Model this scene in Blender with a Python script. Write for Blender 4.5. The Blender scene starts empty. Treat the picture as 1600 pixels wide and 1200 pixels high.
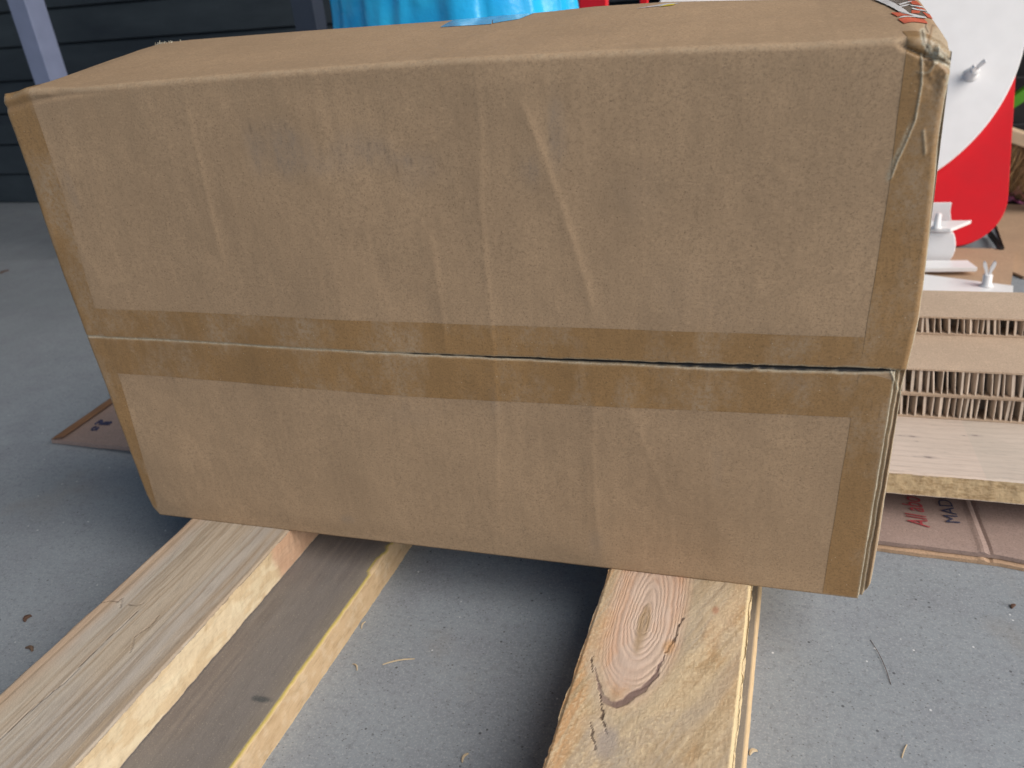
import bpy, bmesh, math, random
import numpy as np
from mathutils import Vector, Matrix
random.seed(7); rng = np.random.RandomState(5)
sc = bpy.context.scene
col = sc.collection

# ---------------------------------------------------------------- camera
U = 0.5                                   # metres per survey unit
FPX = 1229.0                              # focal length in pixels of the 1600 px wide photograph
R = np.array([[0.96162262, 0.05641983, -0.26851207],
              [0.26336602, -0.46424182, 0.84564642],
              [-0.07694331, -0.88390969, -0.4612845]])
GZ = -0.15                                # floor level in survey units (0 = top of the upper planks)
CAMZ = (1.0 - GZ) * U
cam = bpy.data.objects.new('camera', bpy.data.cameras.new('camera')); col.objects.link(cam)
cx, cy, cz = R @ [1, 0, 0], R @ [0, -1, 0], R @ [0, 0, -1]
cam.matrix_world = Matrix(((cx[0], cy[0], cz[0], 0), (cx[1], cy[1], cz[1], 0), (cx[2], cy[2], cz[2], CAMZ), (0, 0, 0, 1)))
cam.data.sensor_width = 36; cam.data.lens = FPX / 1600 * 36
cam.data.clip_start = 0.02; cam.data.clip_end = 200
cam.data.dof.use_dof = True; cam.data.dof.focus_distance = 0.66; cam.data.dof.aperture_fstop = 8.0
sc.camera = cam

# ---------------------------------------------------------------- light
SUN_EL, SUN_AZ = math.radians(38), math.radians(108)      # azimuth clockwise from +Y (away from the camera)
w = bpy.data.worlds.new('World'); sc.world = w; w.use_nodes = True
nt = w.node_tree; bg = nt.nodes['Background']
sky = nt.nodes.new('ShaderNodeTexSky'); sky.sky_type = 'NISHITA'; sky.sun_disc = False
sky.sun_elevation = SUN_EL; sky.sun_rotation = SUN_AZ
sky.air_density = 1.0; sky.dust_density = 3.0
nt.links.new(sky.outputs[0], bg.inputs[0]); bg.inputs[1].default_value = 0.092
sl = bpy.data.lights.new('sun', 'SUN'); sl.energy = 2.45; sl.angle = math.radians(60); sl.color = (1.0, 0.95, 0.88)
so = bpy.data.objects.new('sun', sl); col.objects.link(so)
sd = Vector((math.sin(SUN_AZ) * math.cos(SUN_EL), math.cos(SUN_AZ) * math.cos(SUN_EL), math.sin(SUN_EL)))
so.rotation_euler = sd.to_track_quat('Z', 'Y').to_euler(); so.location = (3, -1, 4)
sc.view_settings.view_transform = 'Standard'; sc.view_settings.look = 'None'
sc.view_settings.gamma = 1.0; sc.view_settings.use_curve_mapping = False
sc.view_settings.exposure = 0.25

# ---------------------------------------------------------------- measuring helpers (survey of the place)
def ray(px, py): return R @ np.array([px - 800.0, py - 600.0, FPX])
O = np.array([0, 0, 1.0])
def hit(px, py, axis, val):
    """where the sight line meets the plane x/y/z = val; survey units"""
    r = ray(px, py); k = 'xyz'.index(axis); t = (val - O[k]) / r[k]; return O + t * r
def W(p): return np.array([p[0], p[1], p[2] - GZ]) * U     # survey units -> metres, floor at z=0

# ---------------------------------------------------------------- object helpers
def tag(o, label=None, cat=None, group=None, kind=None):
    if label: o['label'] = label
    if cat: o['category'] = cat
    if group: o['group'] = group
    if kind: o['kind'] = kind
    return o
def mesh(name, verts, faces, mat=None, parent=None, smooth=False, attrs=None):
    me = bpy.data.meshes.new(name)
    me.from_pydata([tuple(map(float, v)) for v in verts], [], [tuple(map(int, f)) for f in faces])
    if attrs:
        for k, a in attrs.items():
            if np.ndim(a) == 2:
                at = me.attributes.new(k, 'FLOAT_COLOR', 'POINT'); c = np.ones((len(a), 4), 'f'); c[:, :3] = a
                at.data.foreach_set('color', c.ravel())
            else:
                at = me.attributes.new(k, 'FLOAT', 'POINT'); at.data.foreach_set('value', np.asarray(a, 'f'))
    if smooth: me.polygons.foreach_set('use_smooth', [True] * len(me.polygons))
    me.update()
    o = bpy.data.objects.new(name, me); col.objects.link(o)
    if mat: me.materials.append(mat)
    if parent: o.parent = parent; o.matrix_parent_inverse = Matrix.Translation(parent.location).inverted()
    return o
def empty(name, loc, label, cat, group=None):
    o = bpy.data.objects.new(name, None); o.empty_display_size = 0.05; col.objects.link(o); o.location = loc
    return tag(o, label, cat, group)
class MB:
    def __init__(s): s.v = []; s.f = []
    def add(s, v, f):
        n = len(s.v); s.v += [tuple(x) for x in v]; s.f += [tuple(i + n for i in q) for q in f]; return s
    def box(s, x0, x1, y0, y1, z0, z1, M=None):
        v = [Vector((x, y, z)) for x in (x0, x1) for y in (y0, y1) for z in (z0, z1)]
        if M: v = [M @ p for p in v]
        return s.add(v, [(0, 1, 3, 2), (4, 6, 7, 5), (0, 4, 5, 1), (2, 3, 7, 6), (0, 2, 6, 4), (1, 5, 7, 3)])
    def prism(s, poly, h, M=None):
        """closed polygon (x, y) extruded from z=0 to h"""
        n = len(poly); v = [Vector((x, y, z)) for z in (0, h) for x, y in poly]
        if M: v = [M @ p for p in v]
        return s.add(v, [tuple(range(n))[::-1], tuple(range(n, 2 * n))] + [(i, (i + 1) % n, n + (i + 1) % n, n + i) for i in range(n)])
    def lathe(s, prof, seg=24, M=None):
        v = []; f = []
        for r, z in prof:
            for k in range(seg):
                a = 2 * math.pi * k / seg; v.append(Vector((r * math.cos(a), r * math.sin(a), z)))
        for i in range(len(prof) - 1):
            for k in range(seg):
                k2 = (k + 1) % seg; f.append((i * seg + k, i * seg + k2, (i + 1) * seg + k2, (i + 1) * seg + k))
        f.append(tuple(range(seg))[::-1]); f.append(tuple((len(prof) - 1) * seg + k for k in range(seg)))
        if M: v = [M @ p for p in v]
        return s.add(v, f)
    def build(s, name, mat, parent=None, smooth=False, bevel=0):
        o = mesh(name, s.v, s.f, mat, parent, smooth)
        if bevel:
            b = o.modifiers.new('b', 'BEVEL'); b.width = bevel; b.segments = 2; b.limit_method = 'ANGLE'
        return o
def grid_faces(nr, nc, off=0, wrap=False):
    f = []
    for i in range(nr - (0 if wrap else 1)):
        j = (i + 1) % nr
        a = np.arange(nc - 1)
        f += list(zip(off + i * nc + a, off + i * nc + a + 1, off + j * nc + a + 1, off + j * nc + a))
    return f

# ---------------------------------------------------------------- numpy noise
_T = rng.rand(256, 256)
def vn(x, y):
    """smooth value noise 0..1"""
    x = np.asarray(x, float); y = np.asarray(y, float)
    xi = np.floor(x).astype(int); yi = np.floor(y).astype(int); fx = x - xi; fy = y - yi
    fx = fx * fx * (3 - 2 * fx); fy = fy * fy * (3 - 2 * fy)
    g = lambda a, b: _T[a % 256, b % 256]
    return (g(xi, yi) * (1 - fx) + g(xi + 1, yi) * fx) * (1 - fy) + (g(xi, yi + 1) * (1 - fx) + g(xi + 1, yi + 1) * fx) * fy
def fbm(x, y, n=4):
    s = 0; a = 0.5; t = 0
    for k in range(n): s = s + a * vn(x * 2 ** k + 17 * k, y * 2 ** k + 31 * k); t += a; a *= 0.5
    return s / t
def sst(a, b, x):
    t = np.clip((np.asarray(x, float) - a) / (b - a), 0, 1); return t * t * (3 - 2 * t)
def pld(px, py, poly):
    """distance to a polyline, signed side and position along it (0..1)"""
    best = np.full(np.shape(px), 1e9); side = np.zeros(np.shape(px)); pos = np.zeros(np.shape(px))
    L = [math.dist(poly[i], poly[i + 1]) for i in range(len(poly) - 1)]; T = sum(L); acc = 0
    for i in range(len(poly) - 1):
        ax, ay = poly[i]; dx, dy = poly[i + 1][0] - ax, poly[i + 1][1] - ay
        t = np.clip(((px - ax) * dx + (py - ay) * dy) / (dx * dx + dy * dy), 0, 1)
        d = np.hypot(px - ax - t * dx, py - ay - t * dy); m = d < best
        best = np.where(m, d, best); side = np.where(m, np.sign((px - ax) * dy - (py - ay) * dx), side)
        pos = np.where(m, (acc + t * L[i]) / T, pos); acc += L[i]
    return best, side, pos
def mix(a, b, t):
    t = np.clip(t, 0, 1)[..., None]; return a * (1 - t) + np.asarray(b) * t

# ---------------------------------------------------------------- materials
class NT:
    def __init__(s, name):
        s.m = bpy.data.materials.new(name); s.m.use_nodes = True; s.t = s.m.node_tree
        s.b = s.t.nodes['Principled BSDF']; s.tc = s.t.nodes.new('ShaderNodeTexCoord').outputs['Object']
    def lk(s, a, b): s.t.links.new(a, b)
    def mp(s, sx, sy, sz, rot=(0, 0, 0)):
        n = s.t.nodes.new('ShaderNodeMapping'); n.inputs['Scale'].default_value = (sx, sy, sz); n.inputs['Rotation'].default_value = rot
        s.lk(s.tc, n.inputs[0]); return n.outputs[0]
    def noise(s, scale, detail=3, rough=0.5, vec=None, dist=0):
        n = s.t.nodes.new('ShaderNodeTexNoise'); n.inputs['Scale'].default_value = scale; n.inputs['Detail'].default_value = detail
        n.inputs['Roughness'].default_value = rough; n.inputs['Distortion'].default_value = dist
        s.lk(vec or s.tc, n.inputs['Vector']); return n.outputs[0]
    def voro(s, scale, vec=None, feature='F1'):
        n = s.t.nodes.new('ShaderNodeTexVoronoi'); n.feature = feature; n.inputs['Scale'].default_value = scale
        s.lk(vec or s.tc, n.inputs['Vector']); return n.outputs['Distance'], n.outputs.get('Color')
    def rmp(s, v, a, b, c=0.0, d=1.0):
        n = s.t.nodes.new('ShaderNodeMapRange'); s.lk(v, n.inputs[0])
        for i, x in enumerate((a, b, c, d)): n.inputs[1 + i].default_value = x
        return n.outputs[0]
    def mul(s, a, b, op='MULTIPLY'):
        n = s.t.nodes.new('ShaderNodeMath'); n.operation = op
        for i, x in enumerate((a, b)):
            if isinstance(x, (int, float)): n.inputs[i].default_value = x
            else: s.lk(x, n.inputs[i])
        return n.outputs[0]
    def mixc(s, a, b, f, mode='MIX'):
        n = s.t.nodes.new('ShaderNodeMix'); n.data_type = 'RGBA'; n.blend_type = mode
        for i, x in ((6, a), (7, b), (0, f)):
            if isinstance(x, (int, float)): n.inputs[i].default_value = x
            elif isinstance(x, tuple): n.inputs[i].default_value = (*x, 1)
            else: s.lk(x, n.inputs[i])
        return n.outputs[2]
    def attr(s, name, c=False):
        n = s.t.nodes.new('ShaderNodeAttribute'); n.attribute_name = name; return n.outputs[0 if c else 2]
    def bump(s, h, strength, dist=0.001, prev=None):
        n = s.t.nodes.new('ShaderNodeBump'); n.inputs['Strength'].default_value = strength; n.inputs['Distance'].default_value = dist
        s.lk(h, n.inputs['Height'])
        if prev: s.lk(prev, n.inputs['Normal'])
        return n.outputs[0]
    def out(s, color=None, rough=None, normal=None, **kw):
        for key, v in (('Base Color', color), ('Roughness', rough), ('Normal', normal)):
            if v is None: continue
            if isinstance(v, tuple): s.b.inputs[key].default_value = (*v, 1)
            elif isinstance(v, (int, float)): s.b.inputs[key].default_value = v
            else: s.lk(v, s.b.inputs[key])
        for k, v in kw.items(): s.b.inputs[k.replace('_', ' ')].default_value = v
        return s.m

def kraft(name, c=(0.392, 0.277, 0.176), tapecol=False, rough=0.85):
    n = NT(name)
    big = n.noise(9, 3); mid = n.noise(70, 3, 0.6); fine = n.noise(520, 3, 0.8); fib = n.noise(230, 3, 0.75, n.mp(1, 1, 3.2))
    c0 = n.mixc(tuple(x * 0.90 for x in c), tuple(min(1, x * 1.10) for x in c), n.rmp(big, 0.3, 0.7))
    c1 = n.mixc(c0, tuple(x * 0.72 for x in c), n.rmp(fine, 0.47, 0.66, 0, 1.0))
    c1 = n.mixc(c1, tuple(min(1, x * 1.3) for x in c), n.rmp(fib, 0.54, 0.78, 0, 0.8))
    c1 = n.mixc(c1, tuple(x * 0.85 for x in c), n.rmp(mid, 0.45, 0.75, 0, 0.5))
    sp, _ = n.voro(160); c1 = n.mixc(c1, (0.07, 0.05, 0.035), n.rmp(sp, 0.05, 0.11, 0.45, 0))
    if tapecol:
        wear = n.noise(26, 5, 0.65, n.mp(1, 1, 0.6)); wf = n.noise(300, 3, 0.7)
        c1 = n.mixc(c1, (0.38, 0.29, 0.20), n.mul(n.rmp(wear, 0.46, 0.68, 0, 0.85), n.rmp(wf, 0.3, 0.6)))
        sp2, _ = n.voro(120); c1 = n.mixc(c1, (0.62, 0.55, 0.42), n.rmp(sp2, 0.03, 0.07, 0.5, 0))
    c1 = n.mixc(c1, (0.20, 0.19, 0.185), n.mul(n.attr('dirt'), n.rmp(n.noise(420, 3, 0.7, n.mp(1.5, 1, 0.5)), 0.3, 0.65, 0.35, 1.0)))
    c1 = n.mixc(c1, (0.50, 0.48, 0.38), n.mul(n.attr('raw'), n.rmp(n.noise(700, 2, 0.8), 0.3, 0.6, 0.25, 1.0)))  # raw map: bare board edges, plus the painted glare at the crushed corner
    c1 = n.mixc(c1, (0.012, 0.014, 0.018), n.attr('dark'))
    nr = n.bump(fine, 0.22, 0.0006); nr = n.bump(mid, 0.12, 0.002, nr)
    flute = n.t.nodes.new('ShaderNodeTexWave'); flute.bands_direction = 'X'; flute.inputs['Scale'].default_value = 38
    flute.inputs['Distortion'].default_value = 1.0; flute.inputs['Detail'].default_value = 1; n.lk(n.tc, flute.inputs[0])
    nr = n.bump(flute.outputs['Fac'], 0.02, 0.0015, nr)
    if tapecol:
        return n.out(c1, n.rmp(n.noise(40, 4), 0.3, 0.7, 0.28, 0.5), nr, Specular_IOR_Level=0.4)
    return n.out(c1, rough, nr, Specular_IOR_Level=0.25)
M_KRAFT = kraft('kraft_board')
M_TAPE = kraft('brown_packing_tape', (0.310, 0.188, 0.083), True)
M_KRAFT_PALE = kraft('pale_kraft', (0.56, 0.43, 0.32))
M_KRAFT_PINK = kraft('pinkish_kraft', (0.34, 0.255, 0.225))
M_KRAFT_TAN = kraft('tan_kraft', (0.48, 0.33, 0.22))

def plain(name, c, rough=0.5, noise=0.1, **kw):
    n = NT(name); f = n.noise(30, 4); c1 = n.mixc(tuple(x * (1 - noise) for x in c), tuple(min(1, x * (1 + noise)) for x in c), n.rmp(f, 0.3, 0.7))
    g = n.noise(500, 2); return n.out(c1, n.rmp(f, 0.3, 0.7, rough * 0.85, min(1, rough * 1.15)), n.bump(g, 0.05, 0.0005), **kw)
M_WHITE = plain('white_plastic', (0.86, 0.86, 0.87), 0.35, 0.02)
M_RED = plain('red_board', (0.66, 0.012, 0.022), 0.6, 0.04, Specular_IOR_Level=0.15)
M_NAVY = plain('dark_blue_board', (0.02, 0.09, 0.2), 0.5, 0.1)
M_BLACK = plain('black_plastic', (0.012, 0.012, 0.014), 0.5, 0.3)
M_STEEL = plain('blue_grey_painted_steel', (0.22, 0.26, 0.40), 0.45, 0.06)
M_STEEL_DARK = plain('dark_blue_grey_steel', (0.05, 0.065, 0.10), 0.45, 0.08)
M_GREEN = plain('green_plastic', (0.10, 0.36, 0.02), 0.4, 0.1)
M_PINK = plain('pink_plastic_film', (0.62, 0.18, 0.42), 0.4, 0.2)
M_PALEWOOD = plain('pale_broom_wood', (0.60, 0.45, 0.30), 0.6, 0.1)
M_REDTAPE = plain('red_tape', (0.60, 0.13, 0.07), 0.35, 0.25)
M_WHITETAPE = plain('white_tape', (0.72, 0.72, 0.74), 0.3, 0.1)
M_INKRED = plain('red_ink', (0.36, 0.05, 0.06), 0.8, 0.2)
M_INKBLUE = plain('navy_ink', (0.035, 0.04, 0.09), 0.8, 0.2)
M_YELLOW = plain('yellow_paper', (0.68, 0.55, 0.05), 0.5, 0.05)

def bristle_mat():
    n = NT('brown_bristles'); f = n.noise(180, 3, 0.6, n.mp(1, 1, 0.08))
    return n.out(n.mixc((0.08, 0.035, 0.012), (0.50, 0.30, 0.12), n.rmp(f, 0.35, 0.7)), 0.6)
M_BRISTLE = bristle_mat()
def bag_mat():
    n = NT('blue_plastic_film'); f = n.noise(8, 3)
    m = n.out(n.mixc((0.0, 0.42, 0.98), (0.03, 0.58, 1.0), n.rmp(f, 0.3, 0.7)), 0.24, n.bump(n.noise(25, 4), 0.3, 0.01), Specular_IOR_Level=0.6)
    return m
M_BAG = bag_mat()
def wood(name, m=(1, 0.12, 1)):
    """board material: large figure from the board's own colour map, fine fibres from noise"""
    n = NT(name); c = n.attr('col', True)
    fib = n.noise(420, 4, 0.7, n.mp(*m)); fuzz = n.noise(700, 3, 0.75)
    c = n.mixc(c, (0.0, 0.0, 0.0), n.rmp(fib, 0.5, 0.85, 0, 0.28)); c = n.mixc(c, (0.9, 0.8, 0.6), n.rmp(fuzz, 0.58, 0.85, 0, 0.35))
    nr = n.bump(fib, 0.25, 0.0008); nr = n.bump(fuzz, 0.3, 0.0008, nr)
    return n.out(c, 0.75, nr, Specular_IOR_Level=0.3)
M_WOOD = wood('sawn_timber'); M_WOODX = wood('sawn_timber_crosswise', (0.12, 1, 1))
def concrete():
    n = NT('concrete_floor')
    big = n.noise(2.2, 5, 0.6); mid = n.noise(14, 5, 0.65); fine = n.noise(420, 3, 0.8); gr = n.noise(150, 5, 0.8)
    c = n.mixc((0.21, 0.242, 0.272), (0.315, 0.352, 0.388), n.rmp(big, 0.3, 0.7))
    c = n.mixc(c, (0.21, 0.225, 0.26), n.rmp(mid, 0.45, 0.75, 0, 0.6))
    c = n.mixc(c, (0.46, 0.48, 0.51), n.rmp(fine, 0.50, 0.72, 0, 0.7)); c = n.mixc(c, (0.13, 0.14, 0.16), n.rmp(gr, 0.50, 0.72, 0, 0.6))
    warp = n.noise(60, 2); 
    d, cc = n.voro(75, n.mp(1, 1, 1)); sel = n.rmp(n.noise(33, 2), 0.52, 0.56)
    c = n.mixc(c, (0.035, 0.035, 0.045), n.mul(n.rmp(d, 0.07, 0.12, 0.7, 0), sel))
    d3, _ = n.voro(170, n.mp(1, 1.3, 1)); c = n.mixc(c, (0.07, 0.07, 0.08), n.rmp(d3, 0.09, 0.17, 0.6, 0))
    d2, _ = n.voro(58, n.mp(1.1, 1, 1, (0, 0, 0.6))); sel2 = n.rmp(n.noise(21, 2), 0.5, 0.54)
    c = n.mixc(c, (0.75, 0.77, 0.8), n.mul(n.rmp(d2, 0.045, 0.08, 0.8, 0), sel2))
    st = n.noise(5, 4, 0.6); c = n.mixc(c, (0.26, 0.22, 0.17), n.rmp(st, 0.60, 0.75, 0, 0.35))
    nr = n.bump(mid, 0.12, 0.004); nr = n.bump(gr, 0.2, 0.0012, nr)
    return n.out(c, n.rmp(mid, 0.3, 0.7, 0.55, 0.75), nr, Specular_IOR_Level=0.4)
M_CONC = concrete()
def siding_mat():
    n = NT('dark_siding'); big = n.noise(3, 5, 0.6, n.mp(1, 1, 4)); sp = n.noise(90, 3, 0.7)
    c = n.mixc((0.016, 0.024, 0.034), (0.042, 0.056, 0.068), n.rmp(big, 0.3, 0.7)); c = n.mixc(c, (0.10, 0.12, 0.14), n.rmp(sp, 0.66, 0.8, 0, 0.6))
    return n.out(c, 0.6, n.bump(sp, 0.2, 0.001))
M_SIDING = siding_mat()

# ---------------------------------------------------------------- floor and back wall
xs = np.linspace(-9, 9, 91); ys = np.linspace(-5, 9, 71); X, Y = np.meshgrid(xs, ys)
fl = mesh('floor', np.c_[X.ravel(), Y.ravel(), np.zeros(X.size)], grid_faces(71, 91), M_CONC); tag(fl, kind='structure')

YW = 4.33 * U
b = MB(); pr = []
zz = 0.0; pitch = 0.098
while zz < 2.6:                                             # lapped boards: each leans out towards its lower edge
    pr += [(YW - 0.006, zz + 0.004), (YW, zz + pitch - 0.004), (YW + 0.006, zz + pitch)]; zz += pitch
prof = [(YW + 0.06, 0.0)] + pr + [(YW + 0.06, zz)]
n = len(prof); v = [(x, y, z) for x in (-5.5, 4.0) for y, z in prof]
f = [(i, (i + 1) % n, n + (i + 1) % n, n + i) for i in range(n)] + [tuple(range(n))[::-1], tuple(range(n, 2 * n))]
wl = mesh('clad_wall', v, f, M_SIDING); tag(wl, 'dark horizontal board cladding of the wall along the back', 'wall')

def post(px0, px1, py, y, dep, mat, label):
    a = W(hit(px0, py, 'y', y)); c_ = W(hit(px1, py, 'y', y))
    b = MB(); b.box(a[0], c_[0], a[1], a[1] + dep, 0, 2.5)
    o = b.build('steel_post', mat, bevel=0.002); tag(o, label, 'post', 'steel posts before the clad wall'); return o
cp = MB(); cp.box(-5.5, 0.55, -1.6, YW + 0.02, 2.5, 2.56); tag(cp.build('added_shade_roof', M_SIDING), 'added dark roof out of view, resting on the posts to shade the left half of the yard', 'roof')  # unseen roof added to block sky light over the left side
post(10, 38, 0, 3.2, 0.057, M_STEEL, 'pale blue grey square post at the left, in front of the dark cladding')
post(453, 488, 0, 3.6, 0.05, M_STEEL_DARK, 'dark blue grey post beside the blue plastic bag')

# ---------------------------------------------------------------- timber
SH = 0.062                                                 # all runners lie turned 3.5 degrees
def P2(px, py, z=0.0): p = hit(px, py, 'z', z); return (p[0], p[1])
def board(name, x0, x1, y0, y1, z0, z1, cf, label, group='timber under the big box', step=0.0016, shear=SH, rough=0.0012, ref=1.13, ends=None):
    """x0..x1 measured at y = ref (survey units); a closed bar with a fine top and right side, coloured by cf"""
    s = step / U; ny = max(3, int((y1 - y0) / s) + 1); nx = max(3, int((x1 - x0) / s) + 1); nz = max(3, int((z1 - z0) / s) + 1)
    yy = np.linspace(y0, y1, ny)
    ringx = np.r_[np.linspace(x0, x1, nx), np.full(nz - 2, x1), np.linspace(x1, x0, 4), np.full(1, x0)]
    ringz = np.r_[np.full(nx, z1), np.linspace(z1, z0, nz)[1:-1], np.full(4, z0), np.full(1, (z0 + z1) / 2)]
    face = np.r_[np.zeros(nx), np.ones(nz - 2), np.full(5, 2)]
    nc = len(ringx)
    XX = np.tile(ringx, (ny, 1)); ZZ = np.tile(ringz, (ny, 1)); YY = np.tile(yy[:, None], (1, nc)); FF = np.tile(face, (ny, 1))
    r = rough / U
    k0 = sst(0.012, 0, XX - x0); k1 = sst(0.012, 0, x1 - XX)
    XX = XX + (fbm(YY * 60, ZZ * 30 + 5) - 0.5) * 2 * r * k1 - ((fbm(YY * 22 + 40, ZZ * 8) - 0.5) * 1.5 + (vn(YY * 150, ZZ * 90) - .5) * 0.8 * sst(.45, .6, vn(YY * 12, YY * 0))) * r * k0
    top = FF == 0
    ZZ = np.where(top, ZZ + (fbm(XX * 12, YY * 6) - 0.5) * 0.004 - 0.0035 * (sst(0.006, 0, XX - x0) + sst(0.006, 0, x1 - XX)), ZZ)
    C_, dz = cf(XX, YY, ZZ, FF)
    ZZ = ZZ + np.where(top, dz, 0)
    Xs = XX + (YY - ref) * shear
    v = np.c_[Xs.ravel() * U, YY.ravel() * U, (ZZ.ravel() - GZ) * U]
    f = []
    a = np.arange(nc); bb = (a + 1) % nc
    for i in range(ny - 1):
        f += list(zip(i * nc + a, (i + 1) * nc + a, (i + 1) * nc + bb, i * nc + bb))
    f.append(tuple(range(nc))); f.append(tuple((ny - 1) * nc + k for k in range(nc))[::-1])
    o = mesh(name, v, f, M_WOOD, None, False, {'col': C_.reshape(-1, 3)})
    tag(o, label, 'plank', group); return o
def toxy(pts, z=0.0, shear=SH, ref=1.13):
    out = []
    for px, py in pts:
        x, y = P2(px, py, z); out.append((x - (y - ref) * shear, y))
    return out

# left upper plank: greyish weathered face, cream sawn side
LP = dict(x0=-1.122, x1=-0.879)
crackL = [toxy(q) for q in ([(-30, 1180), (8, 1147), (60, 1098), (100, 1066), (150, 1016), (215, 955)], [(200, 944), (216, 946), (222, 943)], [(248, 962), (236, 978), (209, 996), (206, 1013), (202, 1020)], [(155, 942), (172, 938), (184, 940), (192, 934), (187, 950)])]
def cf_left(x, y, z, F):
    wv = fbm(x * 5 + 3, y * 1.0) * 0.06 + fbm(x * 14, y * 3.0) * 0.014
    u = x + wv; st = fbm(u * 170, y * 1.6 + 4, 4); st2 = fbm(u * 42 + 9, y * 0.9, 3); fine = fbm(u * 300, y * 5, 2)
    c = np.broadcast_to(np.array([0.48, 0.41, 0.325]), x.shape + (3,)).copy()
    c = mix(c, [0.45, 0.415, 0.375], sst(0.36, 0.66, fbm(x * 9 + 1, y * 2.2)) * 0.85)
    c = mix(c, [0.50, 0.35, 0.23], sst(-1.06, -1.10, x + 0.02 * fbm(y * 6, x * 0)) * 0.75)
    c = mix(c, [0.29, 0.22, 0.15], sst(0.50, 0.64, st) * 0.5); c = mix(c, [0.30, 0.25, 0.19], sst(0.56, 0.70, st2) * 0.22)
    c = mix(c, [0.56, 0.53, 0.46], sst(0.6, 0.8, fine) * 0.35)
    c = mix(c, [0.36, 0.26, 0.16], sst(-0.93, -0.90, x) * sst(0.35, 0.65, fbm(u * 90, y * 2)) * 0.6)
    dz = -0.0003 * sst(0.55, 0.7, st)
    for k, q in enumerate(crackL):
        d, s, p = pld(x + 0.003 * (fbm(y * 60, x * 60) - 0.5), y, q); wdt = 0.0013 if k else 0.0014
        m = sst(wdt * 1.3, wdt * 0.4, d) * (0.5 + 0.5 * vn(p * 24 + k * 9, d * 0)) ; c = mix(c, [0.07, 0.05, 0.035], m * (0.95 if k != 2 else 0.75)); dz = dz - 0.0012 * m
        if k == 0: c = mix(c, [0.45, 0.44, 0.42], sst(0.012, 0.0, d) * (s > 0) * 0.4)
    sd = np.broadcast_to(np.array([0.64, 0.535, 0.37]), x.shape + (3,)).copy()
    wob = fbm(y * 7, z * 22); sd = mix(sd, [0.50, 0.35, 0.18], sst(0.46, 0.58, np.abs(((y * 2.2 + z * 9 + wob * 1.6) % 1) - 0.5) * 2) * 0.35)
    sd = mix(sd, [0.72, 0.64, 0.46], sst(0.5, 0.7, fbm(y * 30, z * 60)) * 0.5)
    sd = mix(sd, [0.50, 0.31, 0.21], sst(1.06, 1.085, y + 0.25 * z + .02 * fbm(y * 40, z * 40)) * 0.85)
    return np.where((F == 1)[..., None], sd, c), dz
board('wooden_plank', LP['x0'], LP['x1'], 0.12, 1.60, -0.080, 0.0, cf_left, 'greyish weathered plank with long cracks under the left end of the big box', step=0.0013)

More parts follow.
